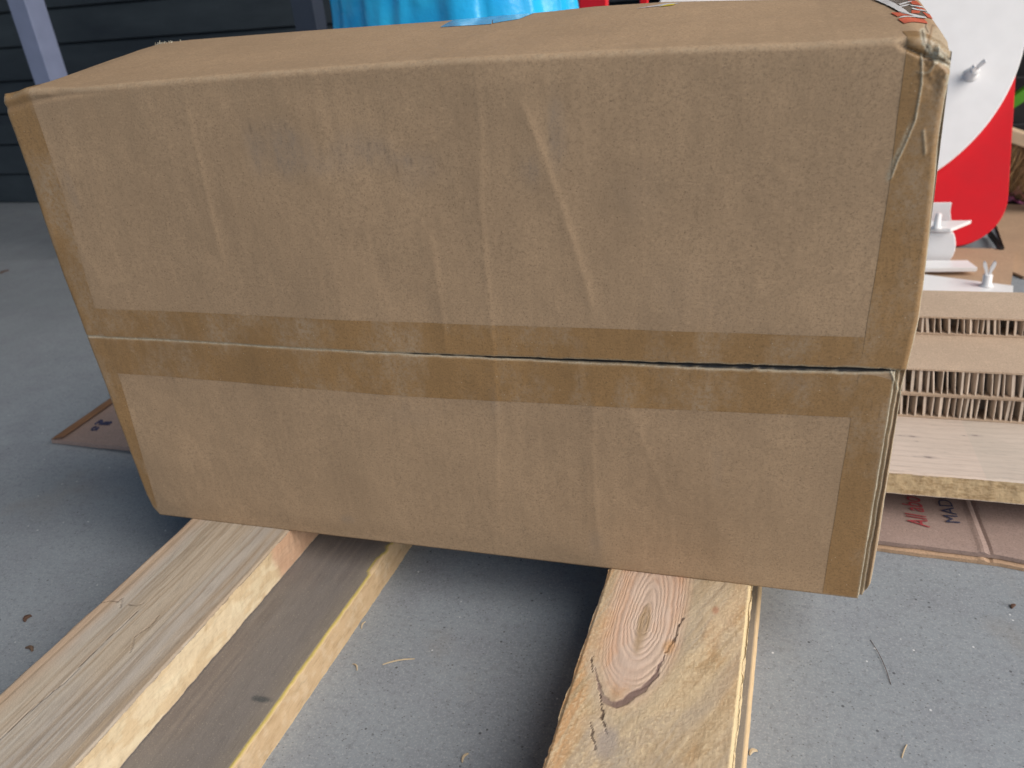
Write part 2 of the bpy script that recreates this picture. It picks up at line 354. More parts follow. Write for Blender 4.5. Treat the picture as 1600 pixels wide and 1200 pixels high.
# right upper plank: a large grown-in knot with dark bark seam
crkR = [toxy(q) for q in (
    [(928, 1043), (936, 1072), (941, 1088), (950, 1098), (962, 1102), (975, 1097), (988, 1086), (1003, 1078), (1018, 1062), (1026, 1053), (1032, 1036), (1038, 1024)],
    [(939, 1085), (941, 1105), (940, 1120), (944, 1135), (947, 1145)], [(926, 1022), (924, 1036), (925, 1050)],
    [(1066, 966), (1060, 980), (1057, 992), (1050, 1004), (1040, 1018)], [(921, 1130), (926, 1150), (930, 1170)])]
crw = [0.0075, 0.0022, 0.0016, 0.0024, 0.0014]
kx, ky = toxy([(1003, 985)])[0]; kbx, kby = toxy([(978, 1082)])[0]
def cf_right(x, y, z, F):
    sh = vn(x * 0, y * 0)
    wob = (fbm(x * 22, y * 22) - 0.5)
    # knot: stretched rings round an axis that leans to the lower left
    ax = kx + (ky - y) * (kx - kbx) / (ky - kby)
    dx = (x - ax) / 0.047; dy = (y - ky - 0.02) / 0.125
    r = np.sqrt(dx ** 2 + np.where(y < ky, dy ** 2, 0.25 * dy ** 2)) + wob * 0.10
    # outer grain flows round the knot and away to the right
    fl = x * 1.2 - (y - ky) * 0.55 + 0.10 * np.exp(-((x - kx) / .09) ** 2) + fbm(x * 7, y * 4) * 0.09
    st = fbm(fl * 75, (x + y) * 3, 4); st2 = fbm(fl * 22 + 5, (x + y) * 2, 3); fz = fbm(x * 320, y * 260, 2)
    c = np.broadcast_to(np.array([0.59, 0.455, 0.29]), x.shape + (3,)).copy()
    c = mix(c, [0.40, 0.265, 0.135], sst(0.50, 0.64, st) * 0.6)
    c = mix(c, [0.50, 0.43, 0.33], sst(0.5, 0.66, fbm(x * 10 + 9, y * 7)) * 0.75)
    c = mix(c, [0.42, 0.36, 0.29], sst(0.52, 0.62, st2) * 0.45)
    c = mix(c, [0.58, 0.35, 0.17], sst(0.55, 0.7, fbm(x * 13 + 31, y * 4 + 3)) * 0.5)
    c = mix(c, [0.60, 0.35, 0.17], sst(0.012, -0.02, x - (-0.165)) * sst(0.4, 0.6, fbm(fl * 50 + 8, y * 4)) * 0.8)
    c = mix(c, [0.76, 0.62, 0.40], sst(0.55, 0.85, fz) * 0.7); c = mix(c, [0.36, 0.24, 0.13], sst(0.45, 0.15, fz) * 0.4)
    (ax1, ay1), (ax2, ay2) = toxy([(1000, 1150), (1165, 955)]); gl = math.hypot(ax2 - ax1, ay2 - ay1); gx, gy = (ax2 - ax1) / gl, (ay2 - ay1) / gl
    nn_ = x * gy - y * gx + 0.02 * (fbm(x * 9, y * 9) - .5); tt_ = x * gx + y * gy; rt_ = sst(-0.10, -0.04, x)
    c = mix(c, [0.44, 0.36, 0.27], rt_ * sst(0.48, 0.66, fbm(nn_ * 34, tt_ * 2.5 + 3, 3)) * 0.6); c = mix(c, [0.40, 0.29, 0.17], rt_ * sst(0.52, 0.66, fbm(nn_ * 120 + 7, tt_ * 5, 3)) * 0.45)
    c = mix(c, [0.70, 0.57, 0.38], rt_ * sst(0.50, 0.64, fbm(nn_ * 80 + 40, tt_ * 4, 3)) * 0.4)
    # knot body
    kb = sst(1.75, 1.05, r + 0.5 * (fbm(x * 14 + 4, y * 9) - .5)); kc = np.broadcast_to(np.array([0.62, 0.46, 0.36]), x.shape + (3,)).copy()
    ringm = (0.5 + 0.5 * np.sin(r * 50 + wob * 4 + 6 * vn(r * 3, r * 0))) ** 1.6
    kc = mix(kc, [0.50, 0.26, 0.14], sst(0.45, 1.0, ringm) * 0.30 * sst(0.25, 0.45, r))
    kc = mix(kc, [0.58, 0.34, 0.20], sst(0.75, 1.1, r) * sst(0.42, 0.62, fbm(x * 20, y * 6 + 8)) * 0.6)
    kc = mix(kc, [0.62, 0.50, 0.42], sst(0.5, 0.62, fbm(x * 26 + 6, y * 12)) * 0.6)
    kc = mix(kc, [0.30, 0.20, 0.09], sst(0.26, 0.10, np.sqrt(dx ** 2 + (dy * 0.42) ** 2) + wob * 0.25) * 0.7)
    kc = mix(kc, [0.60, 0.47, 0.37], sst(0.40, 0.60, fbm(x * 150, y * 12)) * 0.35)
    c = mix(c, kc, kb)
    c = mix(c, [0.50, 0.42, 0.30], sst(0.3, 0.0, np.abs(r - 1.65)) * 0.4)
    dz = (fz - 0.5) * 0.0007 * (1 - kb) - 0.0012 * kb * ringm * 0.5
    for k, q in enumerate(crkR):
        j = 0.007 * (fbm(y * 90 + k, x * 90) - 0.5)
        d, s, p = pld(x + j, y + j * 0.6, q); wdt = crw[k] * (0.16 + 0.84 * np.sin(np.pi * np.clip(p, 0.02, 0.98)) ** 1.6 if k == 0 else 0.45 + 0.8 * vn(p * 16, d * 0 + k))
        m = sst(wdt * 1.15, wdt * 0.6, d)
        c = mix(c, [0.20, 0.135, 0.12] if k == 0 else [0.09, 0.06, 0.045], m * 0.92)
        c = mix(c, [0.04, 0.025, 0.02], sst(wdt * 0.8, wdt * 1.0, d) * m * 0.6)
        c = mix(c, [0.58, 0.47, 0.36], sst(0.02, 0.006, d) * (1 - m) * 0.25); dz = dz - 0.0012 * m
    for (qx, qy, rr, cc) in ((1118, 953, 0.008, [0.42, 0.20, 0.12]), (1046, 1010, 0.012, [0.52, 0.30, 0.14]), (947, 1160, 0.022, [0.36, 0.31, 0.28])):
        ex, ey = toxy([(qx, qy)])[0]; c = mix(c, cc, sst(rr, rr * 0.3, np.hypot(x - ex, (y - ey) * 0.6) + wob * rr) * 0.7)
    sd = np.broadcast_to(np.array([0.70, 0.56, 0.34]), x.shape + (3,)).copy()
    sd = mix(sd, [0.55, 0.38, 0.2], sst(0.4, 0.7, fbm(y * 40, z * 80)) * 0.5)
    c = mix(c, [0.74, 0.60, 0.36], sst(0.0475, 0.0495, x - 0.0010 * (fbm(y * 50, x * 0) - 0.5)) * 0.9)
    return np.where((F == 1)[..., None], sd, c), dz
board('wooden_plank', -0.202, 0.055, 0.12, 1.50, -0.080, 0.0, cf_right, 'yellowish knotty plank with a dark curved crack under the right end of the box', step=0.0010, rough=0.0018)

# lower boards: dark film-faced faces with cream edges
def cf_lower(edge, thick):
    def cf(x, y, z, F):
        st = fbm(x * 150, y * 4, 3); c = np.broadcast_to(np.array([0.175, 0.155, 0.145]), x.shape + (3,)).copy()
        c = mix(c, [0.245, 0.215, 0.19], sst(0.4, 0.7, st) * 0.55); c = mix(c, [0.20, 0.185, 0.175], sst(0.4, 0.6, fbm(x * 8, y * 4)) * 0.8)
        c = mix(c, [0.26, 0.225, 0.18], sst(edge - 0.05, edge - 0.01, x) * 0.5)
        if thick:
            ex, ey = toxy([(410, 1092)], -0.082)[0]; c = mix(c, [0.06, 0.07, 0.075], sst(1, 0.3, np.hypot((x - ex) / 0.022, (y - ey) / 0.008) + (fbm(x * 60, y * 60) - .5)) * 0.8)
            e = edge - 0.006 - 0.008 * sst(0.55, 0.7, fbm(y * 14, x * 0 + 2))
            c = mix(c, [0.50, 0.40, 0.09], sst(e - 0.002, e + 0.001, x) * 0.9); c = mix(c, [0.60, 0.45, 0.27], sst(e + 0.003, e + 0.005, x))
        else:
            c = mix(c, [0.62, 0.47, 0.29], sst(edge - 0.0075, edge - 0.0065, x))
        sd = np.broadcast_to(np.array([0.56, 0.41, 0.25]), x.shape + (3,)).copy()
        sd = mix(sd, [0.42, 0.29, 0.16], sst(0.45, 0.7, fbm(y * 26, z * 90)) * 0.5); sd = mix(sd, [0.66, 0.54, 0.38], sst(0.5, 0.7, fbm(y * 70, z * 60 + 7)) * 0.4)
        if thick: sd = mix(sd, [0.13, 0.12, 0.12], sst(0.60, 0.66, fbm(y * 40, z * 50)) * sst(0.72, 0.62, y) * 0.8)
        return np.where((F == 1)[..., None], sd, c), x * 0
    return cf
board('lower_board', -1.02, -0.699, 0.12, 1.60, -0.15, -0.083, cf_lower(-0.699, True), 'dark brown board with a pale cream edge on the floor under the left plank', 'dark boards lying on the floor', step=0.002, rough=0.0008)
board('lower_board', -0.19, 0.0725, 0.12, 1.50, -0.15, -0.083, cf_lower(0.0725, False), 'dark board mostly hidden under the knotty right plank, only its right edge showing', 'dark boards lying on the floor', step=0.002, rough=0.0006)

# ---------------------------------------------------------------- the big box
Y0, Y1, ER = 1.134, 1.58, 0.011
fX = lambda px, py: tuple(hit(px, py, 'y', Y0)[[0, 2]])
seam_p = [fX(*p) for p in ((135, 525), (400, 540), (700, 556), (870, 563), (1100, 572), (1390, 580), (1420, 582))]
sx_, sz_ = zip(*seam_p)
def zseam(x): return np.interp(x, sx_, sz_) + 0.0012 * (fbm(x * 40, x * 0) - 0.5)
def xleft(z): return np.interp(z, [0, .02, .05, .43, .56, .72, .87, .9], [-1.208, -1.219, -1.222, -1.231, -1.234, -1.230, -1.232, -1.226]) + 0.001 * (fbm(z * 50, z * 0) - .5)
def xright(z): return np.interp(z, [0, .03, .12, .41, .52, .58, .70, .76, .80, .868, .885, .9], [.241, .249, .250, .245, .252, .250, .2435, .2385, .2370, .2375, .236, .226]) + 0.0012 * (fbm(z * 40 + 9, z * 0) - .5)
tf = [fX(*p) for p in ((12, 138), (110, 137), (300, 120), (520, 103), (690, 91), (870, 82), (1050, 73), (1250, 66), (1400, 58))]
def ztop(x): return np.interp(x, [-1.23] + [t[0] for t in tf] + [0.26], [tf[0][1]] + [t[1] for t in tf] + [tf[-1][1]]) + 0.001 * (fbm(x * 30, x * 0 + 3) - .5)
tr = [tuple(hit(px, py, 'y', Y1)[[0, 2]]) for px, py in ((246, 69), (262, 66), (300, 62), (480, 48), (690, 33), (860, 18), (930, 10), (1040, 3))]
def zrear(x): return np.interp(x, [t[0] for t in tr] + [0.1, 0.25], [t[1] for t in tr] + [0.922, 0.926])

creases = [  # (polyline px, height m, width m)  folds pressed into the face
    ([(283, 122), (300, 200), (322, 290), (345, 390), (352, 430)], 0.0011, 0.012),
    ([(488, 100), (500, 160), (508, 215)], 0.0006, 0.007),
    ([(742, 96), (752, 200), (752, 320), (758, 400), (768, 500), (772, 560), (778, 700), (776, 800)], 0.0012, 0.011),
    ([(808, 140), (845, 230), (880, 330), (915, 440), (932, 510)], 0.0020, 0.014),
    ([(932, 600), (925, 700), (932, 800), (940, 880)], 0.0008, 0.016),
    ([(670, 350), (690, 480), (700, 560)], 0.0008, 0.012),
    ([(1180, 230), (1230, 280), (1260, 300)], 0.0005, 0.012),
    ([(975, 610), (1010, 700), (1050, 800)], 0.0008, 0.014),
    ([(500, 370), (420, 420)], 0.0005, 0.01)]
creases = [([fX(*p) for p in q], a / U, wd / U) for q, a, wd in creases]
corner_c = [fX(*p) for p in ((1368, 53), (1395, 63), (1418, 76), (1440, 85), (1462, 92), (1490, 108))]
corner_l = [fX(*p) for p in ((5, 170), (45, 158), (110, 146), (190, 140))]
tape_line = [fX(*p) for p in ((1440, 84), (1440, 130), (1430, 188), (1414, 228), (1403, 250), (1393, 278))]
tear1 = [fX(*p) for p in ((1443, 205), (1446, 240))]
diag = [fX(*p) for p in ((1391, 578), (1402, 605), (1412, 628))]

def front_shape(x, z):
    """outward relief of the taped face, raw-edge, dirt and darkness maps"""
    h = (fbm(x * 3, z * 3) - 0.5) * 0.012 + (fbm(x * 9, z * 5) - 0.5) * 0.0022 + (fbm(x * 40, z * 14) - .5) * 0.0009
    fade = sst(0, 0.05, z) * sst(0.9, 0.86, z); h = h * (0.15 + 0.85 * fade)
    for q, a, wd in creases:
        d, s, p = pld(x, z, q); e = sst(0, 0.12, p) * sst(1, 0.85, p)
        h = h + 0.45 * a * e * np.where(s > 0, np.exp(-d / (wd * .8)), np.exp(-d / (wd * 0.2)))
    raw = x * 0; dirt = x * 0; dark = x * 0
    # groove where the top edge folds over, left and right
    d, s, p = pld(x, z, corner_l); h = h - 0.0030 * np.exp(-(d / 0.005) ** 2) * sst(1, 0.5, p); dark = dark + 0.10 * np.exp(-(d / 0.003) ** 2) * sst(1, 0.4, p)
    d, s, p = pld(x, z, corner_c); k = sst(0, 0.4, p)
    h = h - 0.005 * k * np.exp(-(d / 0.0028) ** 2)
    # crumpled corner
    cz = sst(0.185, 0.225, x) * sst(0.80, 0.875, z); cr = np.abs(fbm(x * 34 + 2, z * 30) - 0.5) * 2
    h = h + cz * (0.004 - cr * 0.014); raw = raw + cz * sst(0.10, 0.03, cr) * 0.8
    # pinched edge on the right
    h = h - 0.004 * np.exp(-(np.hypot((x - 0.243) / 0.006, (z - 0.765) / 0.03)) ** 2)
    for q, wd, amt in ((tape_line, 0.0014, 0.95), (tear1, 0.0018, 0.5), (diag, 0.0020, 0.8)):
        d, s, p = pld(x, z, q); m = np.exp(-(d / wd) ** 2) * (0.6 + 0.4 * vn(p * 30, p * 0)); raw = raw + m * amt; h = h + 0.002 * m
        if q is tape_line: m2 = np.exp(-((d - 0.004) / 0.0025) ** 2) * (s > 0) * sst(0.45, 0.7, p); raw = raw + 0.55 * m2
    # lower flap stops short of the side: stepped raw board edge
    zs = zseam(x); low = sst(0.004, -0.004, z - zs); xe = 0.2305 + 0.0012 * (fbm(z * 70, z * 0 + 4) - .5)
    st = low * sst(-0.0006, 0.0016, x - xe); lay = 0.5 + 0.5 * np.sin((x - xe) * 900 + 3 * fbm(z * 20, z * 0))
    h = h - 0.010 * st + 0.003 * st * lay * sst(0.0125, 0.010, x - xe); h = h + st * sst(0.011, 0.014, x - xe) * 0.006
    raw = raw + low * np.exp(-((x - xe - 0.0005) / 0.0022) ** 2) * 0.95 + st * sst(0.012, 0.008, x - xe) * 0.55 * lay
    # edge wear on both upright corners
    raw = raw + sst(0.0035, 0.0005, xright(z) - x) * 0.75 + sst(0.0035, 0.0006, x - xleft(z)) * 0.65 * (fbm(z * 22, z * 0) > 0.35)
    # seam: fibrous lips, dark slit widening to the right
    open_ = np.interp(x, [-1.22, -0.75, -0.45, -0.2, 0.0, 0.19, 0.225, 0.25], [0.0004, 0.0005, 0.0014, 0.0028, 0.0042, 0.0040, 0.0018, 0.0]) * (0.75 + 0.5 * vn(x * 90, x * 0))
    dz = np.abs(z - zs); lip = 0.0035 + 0.3 * open_; fr = sst(0.252, 0.224, x)
    raw = raw + fr * sst(lip + open_, open_ * 0.8, dz) * (0.45 + 0.45 * vn(x * 160, z * 200)); 
    dk = sst(open_ + 0.0006, open_ * 0.7, dz) * sst(0.0006, 0.0016, open_); dark = dark + dk * 0.97; h = h - 0.004 * dk - 0.001 * fr * sst(lip + open_, 0, dz)
    # scuffs: bluish dust, hatch marks
    for px, py, rx, rz, am in ((440, 235, 75, 55, .42), (560, 240, 80, 40, .28), (660, 260, 60, 40, .22), (870, 200, 16, 60, .3), (830, 270, 22, 40, .28), (115, 300, 10, 45, .30), (700, 430, 20, 18, -.2), (1000, 300, 60, 60, .10), (640, 650, 60, 40, .14), (545, 810, 22, 16, .45), (930, 850, 20, 60, .22), (1120, 730, 14, 50, .2), (1380, 960, 30, 30, 0.2), (1245, 600, 30, 18, .3), (905, 540, 14, 18, .2), (770, 620, 14, 60, .22), (500, 545, 40, 22, .14), (1080, 460, 90, 60, .08)):
        ex, ez = fX(px, py); r2 = np.hypot((x - ex) / (rx / 1229 * 1.3), (z - ez) / (rz / 1229 * 1.3)) + (fbm(x * 30, z * 20) - .5) * 1.1
        dirt = dirt + max(am, 0) * sst(1.1, 0.1, r2) * (0.55 + 0.9 * vn(x * 160, z * 50))
    for px, py, nn in ((1085, 583, 5), (1050, 560, 3), (420, 205, 7), (560, 235, 9), (120, 290, 6), (1375, 640, 4), (625, 255, 5), (905, 590, 4), (880, 215, 3)):
        ex, ez = fX(px, py)
        for k in range(nn):
            qx = ex + (k - nn / 2) * 0.0125; qz = ez + 0.008 * math.sin(k * 2.3); dark = dark + 0.28 * np.exp(-((x - qx) / 0.0011) ** 2 - ((z - qz) / (0.005 + 0.003 * (k % 3))) ** 2)
    return h, np.clip(raw, 0, 1), np.clip(dirt * .8, 0, .6), np.clip(dark, 0, 1)

def corner_glare_marks(x, z):
    """pale facet with tape glare put into its colour, and folds, at the crushed corner"""
    raw = x * 0; dark = x * 0
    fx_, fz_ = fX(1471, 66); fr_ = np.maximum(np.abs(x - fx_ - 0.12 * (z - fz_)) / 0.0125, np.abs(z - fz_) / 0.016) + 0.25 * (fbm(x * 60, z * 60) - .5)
    raw = raw + 0.42 * sst(1.15, 0.9, fr_); dark = dark + 0.4 * np.exp(-((fr_ - 1.22) / 0.07) ** 2)  # glare of the tape painted as a pale patch with a dark rim
    for q, rw, dk, wd in (([(1441, 48), (1444, 66), (1455, 84)], 0.9, 0.6, .0016), ([(1448, 30), (1446, 42), (1450, 50)], .3, .6, .0012), ([(1404, 67), (1425, 78), (1440, 86), (1458, 96)], 0, .5, .0016),
                          ([(1462, 88), (1474, 94), (1486, 101)], 1.0, .3, .0024), ([(1485, 44), (1488, 66), (1489, 84)], .7, .2, .0014), ([(1466, 76), (1476, 86), (1488, 95)], .2, .55, .0012)):
        d9, s9, p9 = pld(x, z, [fX(*p_) for p_ in q]); raw = raw + rw * np.exp(-((d9 - wd) / wd) ** 2); dark = dark + dk * np.exp(-(d9 / (wd * .7)) ** 2)
    return raw, dark

def top_drop(x, y):
    return 0.026 * sst(0.19, 0.25, x) ** 1.3 * sst(1.30, 1.11, y) + 0.010 * sst(-1.17, -1.215, x) * sst(1.3, 1.14, y)
def surf(s, q, off=0.0, xabs=None):
    """point of the box shell. s: 0..1 across (or xabs), q: 0..1 up the taped face, 1..2 round the top edge, 2..3 over the top"""
    zt = None
    zf = np.clip(q, 0, 1); xl0 = xleft(zf * 0.88); xr0 = xright(zf * 0.88) + 0.012 * sst(2.0, 2.25, q)
    if xabs is None: x = xl0 + (xr0 - xl0) * s
    else: x = np.clip(xabs, xl0, xr0)
    zt = ztop(x) - top_drop(x, Y0) ; z = zf * (zt - ER)
    xl = np.where(q > 1, xl0, xleft(z)); xr = np.where(q > 1, xr0, xright(z))
    h, raw, dirt, dark = front_shape(x, z)
    a = np.clip(q - 1, 0, 1) * math.pi / 2; t = np.clip(q - 2, 0, 1)
    hh = h * sst(1.0, 0.0, np.clip(q - 1, 0, 1))
    rr = 0.010; e = np.minimum(x - xl, xr - x); k = np.clip(1 - e / rr, 0, 1.0); back = rr * (1 - np.sqrt(np.maximum(1 - k * k, 0)))
    yt = Y0 + ER * (1 - np.cos(a)) + t * (Y1 - Y0 - ER)
    y = yt - hh + back * (q < 2) * 1.0
    zz = z + ER * np.sin(a)
    ztt = zt + (zrear(x) - ztop(x) + top_drop(x, Y0) - top_drop(x, yt)) * 1.0 * np.where(q > 2, sst(0, 1, t) * 0.35 + 0.65 * t, 0)
    zz = np.where(q > 2, ztt + (fbm(x * 6, yt * 9) - 0.5) * 0.004 * np.sin(np.pi * t), zz)
    zz = np.where(q > 2, zz - 0.003 * k * k, zz)
    cc = sst(0.20, 0.24, x) * sst(1.30, 1.14, yt) * np.clip(q - 1, 0, 1); zz = zz + cc * (np.abs(fbm(x * 40, yt * 40) - .5) * -0.014 + 0.002)
    m_ = q < 2.4; cr_, cd_ = corner_glare_marks(x * Y0 / y, 1 + (zz - 1) * Y0 / y)
    # paler fibres where the top edge paper is bent
    ny = -np.cos(a); nz = np.sin(a)
    y = y + off * ny; zz = zz + off * nz
    raw = np.where(q > 1, raw * (2 - np.clip(q, 1, 2)), raw); dirt = np.where(q > 1, dirt * (2 - np.clip(q, 1, 2)), dirt); dark = np.where(q > 1, dark * (2 - np.clip(q, 1, 2)), dark)
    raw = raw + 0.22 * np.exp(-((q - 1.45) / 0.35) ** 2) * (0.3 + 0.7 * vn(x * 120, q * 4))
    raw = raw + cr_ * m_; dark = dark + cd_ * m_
    return x, y, zz, np.clip(raw, 0, 1), dirt, np.clip(dark, 0, 1)

big = empty('cardboard_box', W((-0.49, 1.36, 0)), 'large brown cardboard box sealed with wide brown tape, standing on two planks', 'box')
sc_ = np.unique(np.r_[np.linspace(0, 1, 400), np.linspace(0.972, 1, 60), np.linspace(0, 0.012, 12)])
qs_mid = 0.433 / 0.882
qr = np.unique(np.r_[np.linspace(0, 1, 250), np.linspace(qs_mid - 0.018, qs_mid + 0.018, 46), np.linspace(0.93, 1, 30), np.linspace(1, 2, 12), np.linspace(2, 3, 90)])
S, Q = np.meshgrid(sc_, qr); x, y, z, raw, dirt, dark = surf(S, Q)
nr, nc = S.shape
# rear and underside close the shell
ext = []
for tt in (0.75, 0.5, 0.25, 0.0): ext.append((x[-1] * 0 + np.interp(S[-1], [0, 1], [-1.222, 0.246]), x[-1] * 0 + Y1 + 0.002, z[-1] * tt + 0.0005))
ext.append((ext[-1][0], x[-1] * 0 + (Y0 + Y1) / 2, x[-1] * 0 + 0.0005))
x = np.vstack([x] + [e[0] for e in ext]); y = np.vstack([y] + [e[1] for e in ext]); z = np.vstack([z] + [e[2] for e in ext])
z = np.maximum(z, 0.0005)
pad = lambda a: np.vstack([a, np.zeros((len(ext), nc))])
raw, dirt, dark = map(pad, (raw, dirt, dark)); nr += len(ext)
V = np.c_[x.ravel() * U, y.ravel() * U, (z.ravel() - GZ) * U]
F = grid_faces(nr, nc, 0, True)
F.append(tuple(int(i * nc) for i in range(nr))); F.append(tuple(int(i * nc + nc - 1) for i in range(nr))[::-1])
mesh('carton', V, F, M_KRAFT, big, True, dict(raw=raw.ravel(), dirt=dirt.ravel(), dark=dark.ravel()))

def tape(name, xa, xb, q0, q1, off, nx, ny, label=None, mat=M_TAPE, qa=None):
    """strip lying on the box shell; xa/xb edge functions of q; or qa: (lower, upper) edge functions of x"""
    if qa is None:
        s_, q_ = np.meshgrid(np.linspace(0, 1, nx), np.linspace(q0, q1, ny) if np.isscalar(ny) else ny)
        X = xa(q_) + (xb(q_) - xa(q_)) * s_; Q = q_
    else:
        X, t_ = np.meshgrid(np.linspace(xa, xb, nx), np.linspace(0, 1, ny)); Q = qa[0](X) + (qa[1](X) - qa[0](X)) * t_
    x, y, z, raw, dirt, dark = surf(None, Q, off, xabs=X)
    z = np.maximum(z, 0.0008)
    top = np.c_[x.ravel() * U, y.ravel() * U, (z.ravel() - GZ) * U]
    o = mesh(name, top, grid_faces(*X.shape), mat, big, True, dict(raw=raw.ravel(), dirt=dirt.ravel() * 0.7, dark=dark.ravel()))
    if label: o['label'] = label
    return o
OFF = 0.00042
zq = lambda x, z: z / (ztop(x) - top_drop(x, Y0) - ER)
pu = [fX(*p) for p in ((130, 479), (160, 482), (700, 506), (1350, 527), (1440, 531))]; pl = [fX(*p) for p in ((145, 572), (185, 583), (700, 624), (1330, 652), (1420, 656))]
zu = lambda x: np.interp(x, *zip(*pu)) + 0.0006 * (fbm(x * 12, x * 0) - .5); zl = lambda x: np.interp(x, *zip(*pl)) + 0.0006 * (fbm(x * 12, x * 0 + 5) - .5)
tape('seam_tape', -1.1835, 0.1822, 0, 0, OFF, 520, 34, 'upper half of the split tape along the seam', qa=(lambda x: zq(x, zseam(x) + 0.0010), lambda x: zq(x, zu(x))))
tape('seam_tape', -1.186, 0.1806, 0, 0, OFF, 520, 34, 'lower half of the split tape along the seam', qa=(lambda x: zq(x, zl(x)), lambda x: zq(x, zseam(x) - 0.0010)))
rt = [fX(*p) for p in ((1285, 927), (1330, 652), (1352, 527), (1385, 330), (1415, 85))]
rte = lambda q: np.interp(q * 0.882, [p[1] for p in rt], [p[0] for p in rt]) + 0.0003 * np.sin(q * 40)
qseam = lambda d: (0.4375 + d) / 0.882
qq = np.unique(np.r_[np.linspace(qseam(0.006), 1, 150), np.linspace(0.93, 1, 30), np.linspace(1, 2, 12), np.linspace(2, 2.09, 6)])
tape('corner_tape', rte, lambda q: q * 0 + 0.2485, 0, 0, OFF, 60, qq, 'tape down the right edge, creased at the crushed top corner')
tape('corner_tape', rte, lambda q: q * 0 + 0.2297, 0.004, qseam(-0.006), OFF, 46, 160, 'tape on the right edge below the seam')
lt = [fX(*p) for p in ((248, 800), (233, 743), (190, 600), (150, 485), (100, 300), (46, 150))]
lte = lambda q: np.interp(q * 0.882, [p[1] for p in lt], [p[0] for p in lt])
qq = np.unique(np.r_[np.linspace(qseam(0.004), 1, 150), np.linspace(1, 2, 10), np.linspace(2, 2.05, 4)])
tape('corner_tape', lambda q: q * 0 - 1.235, lte, 0, 0, OFF, 30, qq, 'tape down the left edge above the seam')
tape('corner_tape', lambda q: q * 0 - 1.235, lte, 0.02, qseam(-0.004), OFF, 30, 150, 'tape down the left edge below the seam')

# striped tape over the right end of the top: red blocks on clear, wrinkled film
def top_patch(name, poly, mat, off, label=None, sub=26):
    """poly: px corners on the box top (4), bilinear"""
    P = []
    for px, py in poly:
        z_ = 0.90
        for _ in range(8):
            p = hit(px, py, 'z', z_); t = np.clip((p[1] - Y0 - ER) / (Y1 - Y0 - ER), 0, 1)
            z_ = 0.5 * z_ + 0.5 * float(surf(None, np.array([2 + t]), 0, xabs=np.array([p[0]]))[2][0])
        P.append((p[0], np.clip((p[1] - Y0 - ER) / (Y1 - Y0 - ER), 0.0, 0.995)))
    P = np.array(P); a, b_ = np.meshgrid(np.linspace(0, 1, sub), np.linspace(0, 1, sub))
    xy = (P[0] * ((1 - a) * (1 - b_))[..., None] + P[1] * (a * (1 - b_))[..., None] + P[2] * (a * b_)[..., None] + P[3] * ((1 - a) * b_)[..., None])
    x, y, z, r0, d0, k0 = surf(None, 2 + xy[..., 1], off, xabs=xy[..., 0])
    z = z + 0.0012 * (fbm(x * 120, y * 90) - .3) * (off > 0.0014)
    o = mesh(name, np.c_[x.ravel() * U, y.ravel() * U, (z.ravel() - GZ) * U], grid_faces(sub, sub), mat, big, True, dict(raw=r0.ravel() * 0, dirt=r0.ravel() * 0, dark=r0.ravel() * 0))
    if label: o['label'] = label
    return o
M_FILM = plain('wrinkled_clear_film', (0.20, 0.155, 0.12), 0.2, 0.3, Specular_IOR_Level=0.8)
top_patch('clear_film', [(1386, 0), (1428, 0), (1458, 28), (1412, 24)], M_FILM, 0.0006)
for q_ in ([(1392, 21), (1428, 25), (1436, 28), (1402, 27)], [(1403, 31), (1444, 31), (1450, 38), (1413, 38)], [(1418, 2), (1432, 3), (1440, 10), (1426, 8)],
           [(1441, 20), (1464, 23), (1461, 30), (1450, 29)], [(1424, 17), (1438, 18), (1436, 22), (1424, 22)], [(1428, 11), (1443, 14), (1446, 18), (1432, 14)]):
    top_patch('red_tape_mark', q_, M_REDTAPE, 0.0012)
for q_ in ([(1362, 0), (1382, 0), (1422, 24), (1404, 20)], [(1404, 22), (1420, 23), (1446, 28), (1430, 28)], [(1408, 28), (1446, 28), (1448, 30), (1404, 30.5)], [(1420, 9), (1445, 14), (1446, 16), (1424, 11.5)],
           [(1404, 8), (1424, 3), (1424, 4.5), (1406, 10)], [(1400, 13), (1420, 8), (1421, 9.5), (1403, 15)], [(1424, 14), (1446, 18.5), (1447, 20), (1425, 16)], [(1446, 21), (1466, 22.5), (1465, 24), (1447, 22.5)]):
    top_patch('white_tape_streak', q_, M_WHITETAPE, 0.0017)
top_patch('paper_label', [(993, 14), (1045, 9), (1064, 5), (1040, 6)], M_WHITETAPE, 0.0008, 'white and yellow sticker near the back of the top')
top_patch('yellow_print', [(1030, 11.5), (1052, 9), (1056, 6.5), (1042, 8)], M_YELLOW, 0.0012)
M_CLEAR = plain('glossy_clear_tape', (0.24, 0.32, 0.45), 0.07, 0.1, Specular_IOR_Level=1.0)  # the bag's blue reflection is put into the base colour as well
top_patch('clear_tape', [(688, 43), (768, 38), (770, 27), (712, 31)], M_CLEAR, 0.0008, 'glossy clear tape, coloured with the blue of the bag it mirrors')
top_patch('clear_tape', [(770, 37), (812, 30), (835, 21), (771, 26)], M_CLEAR, 0.0008)
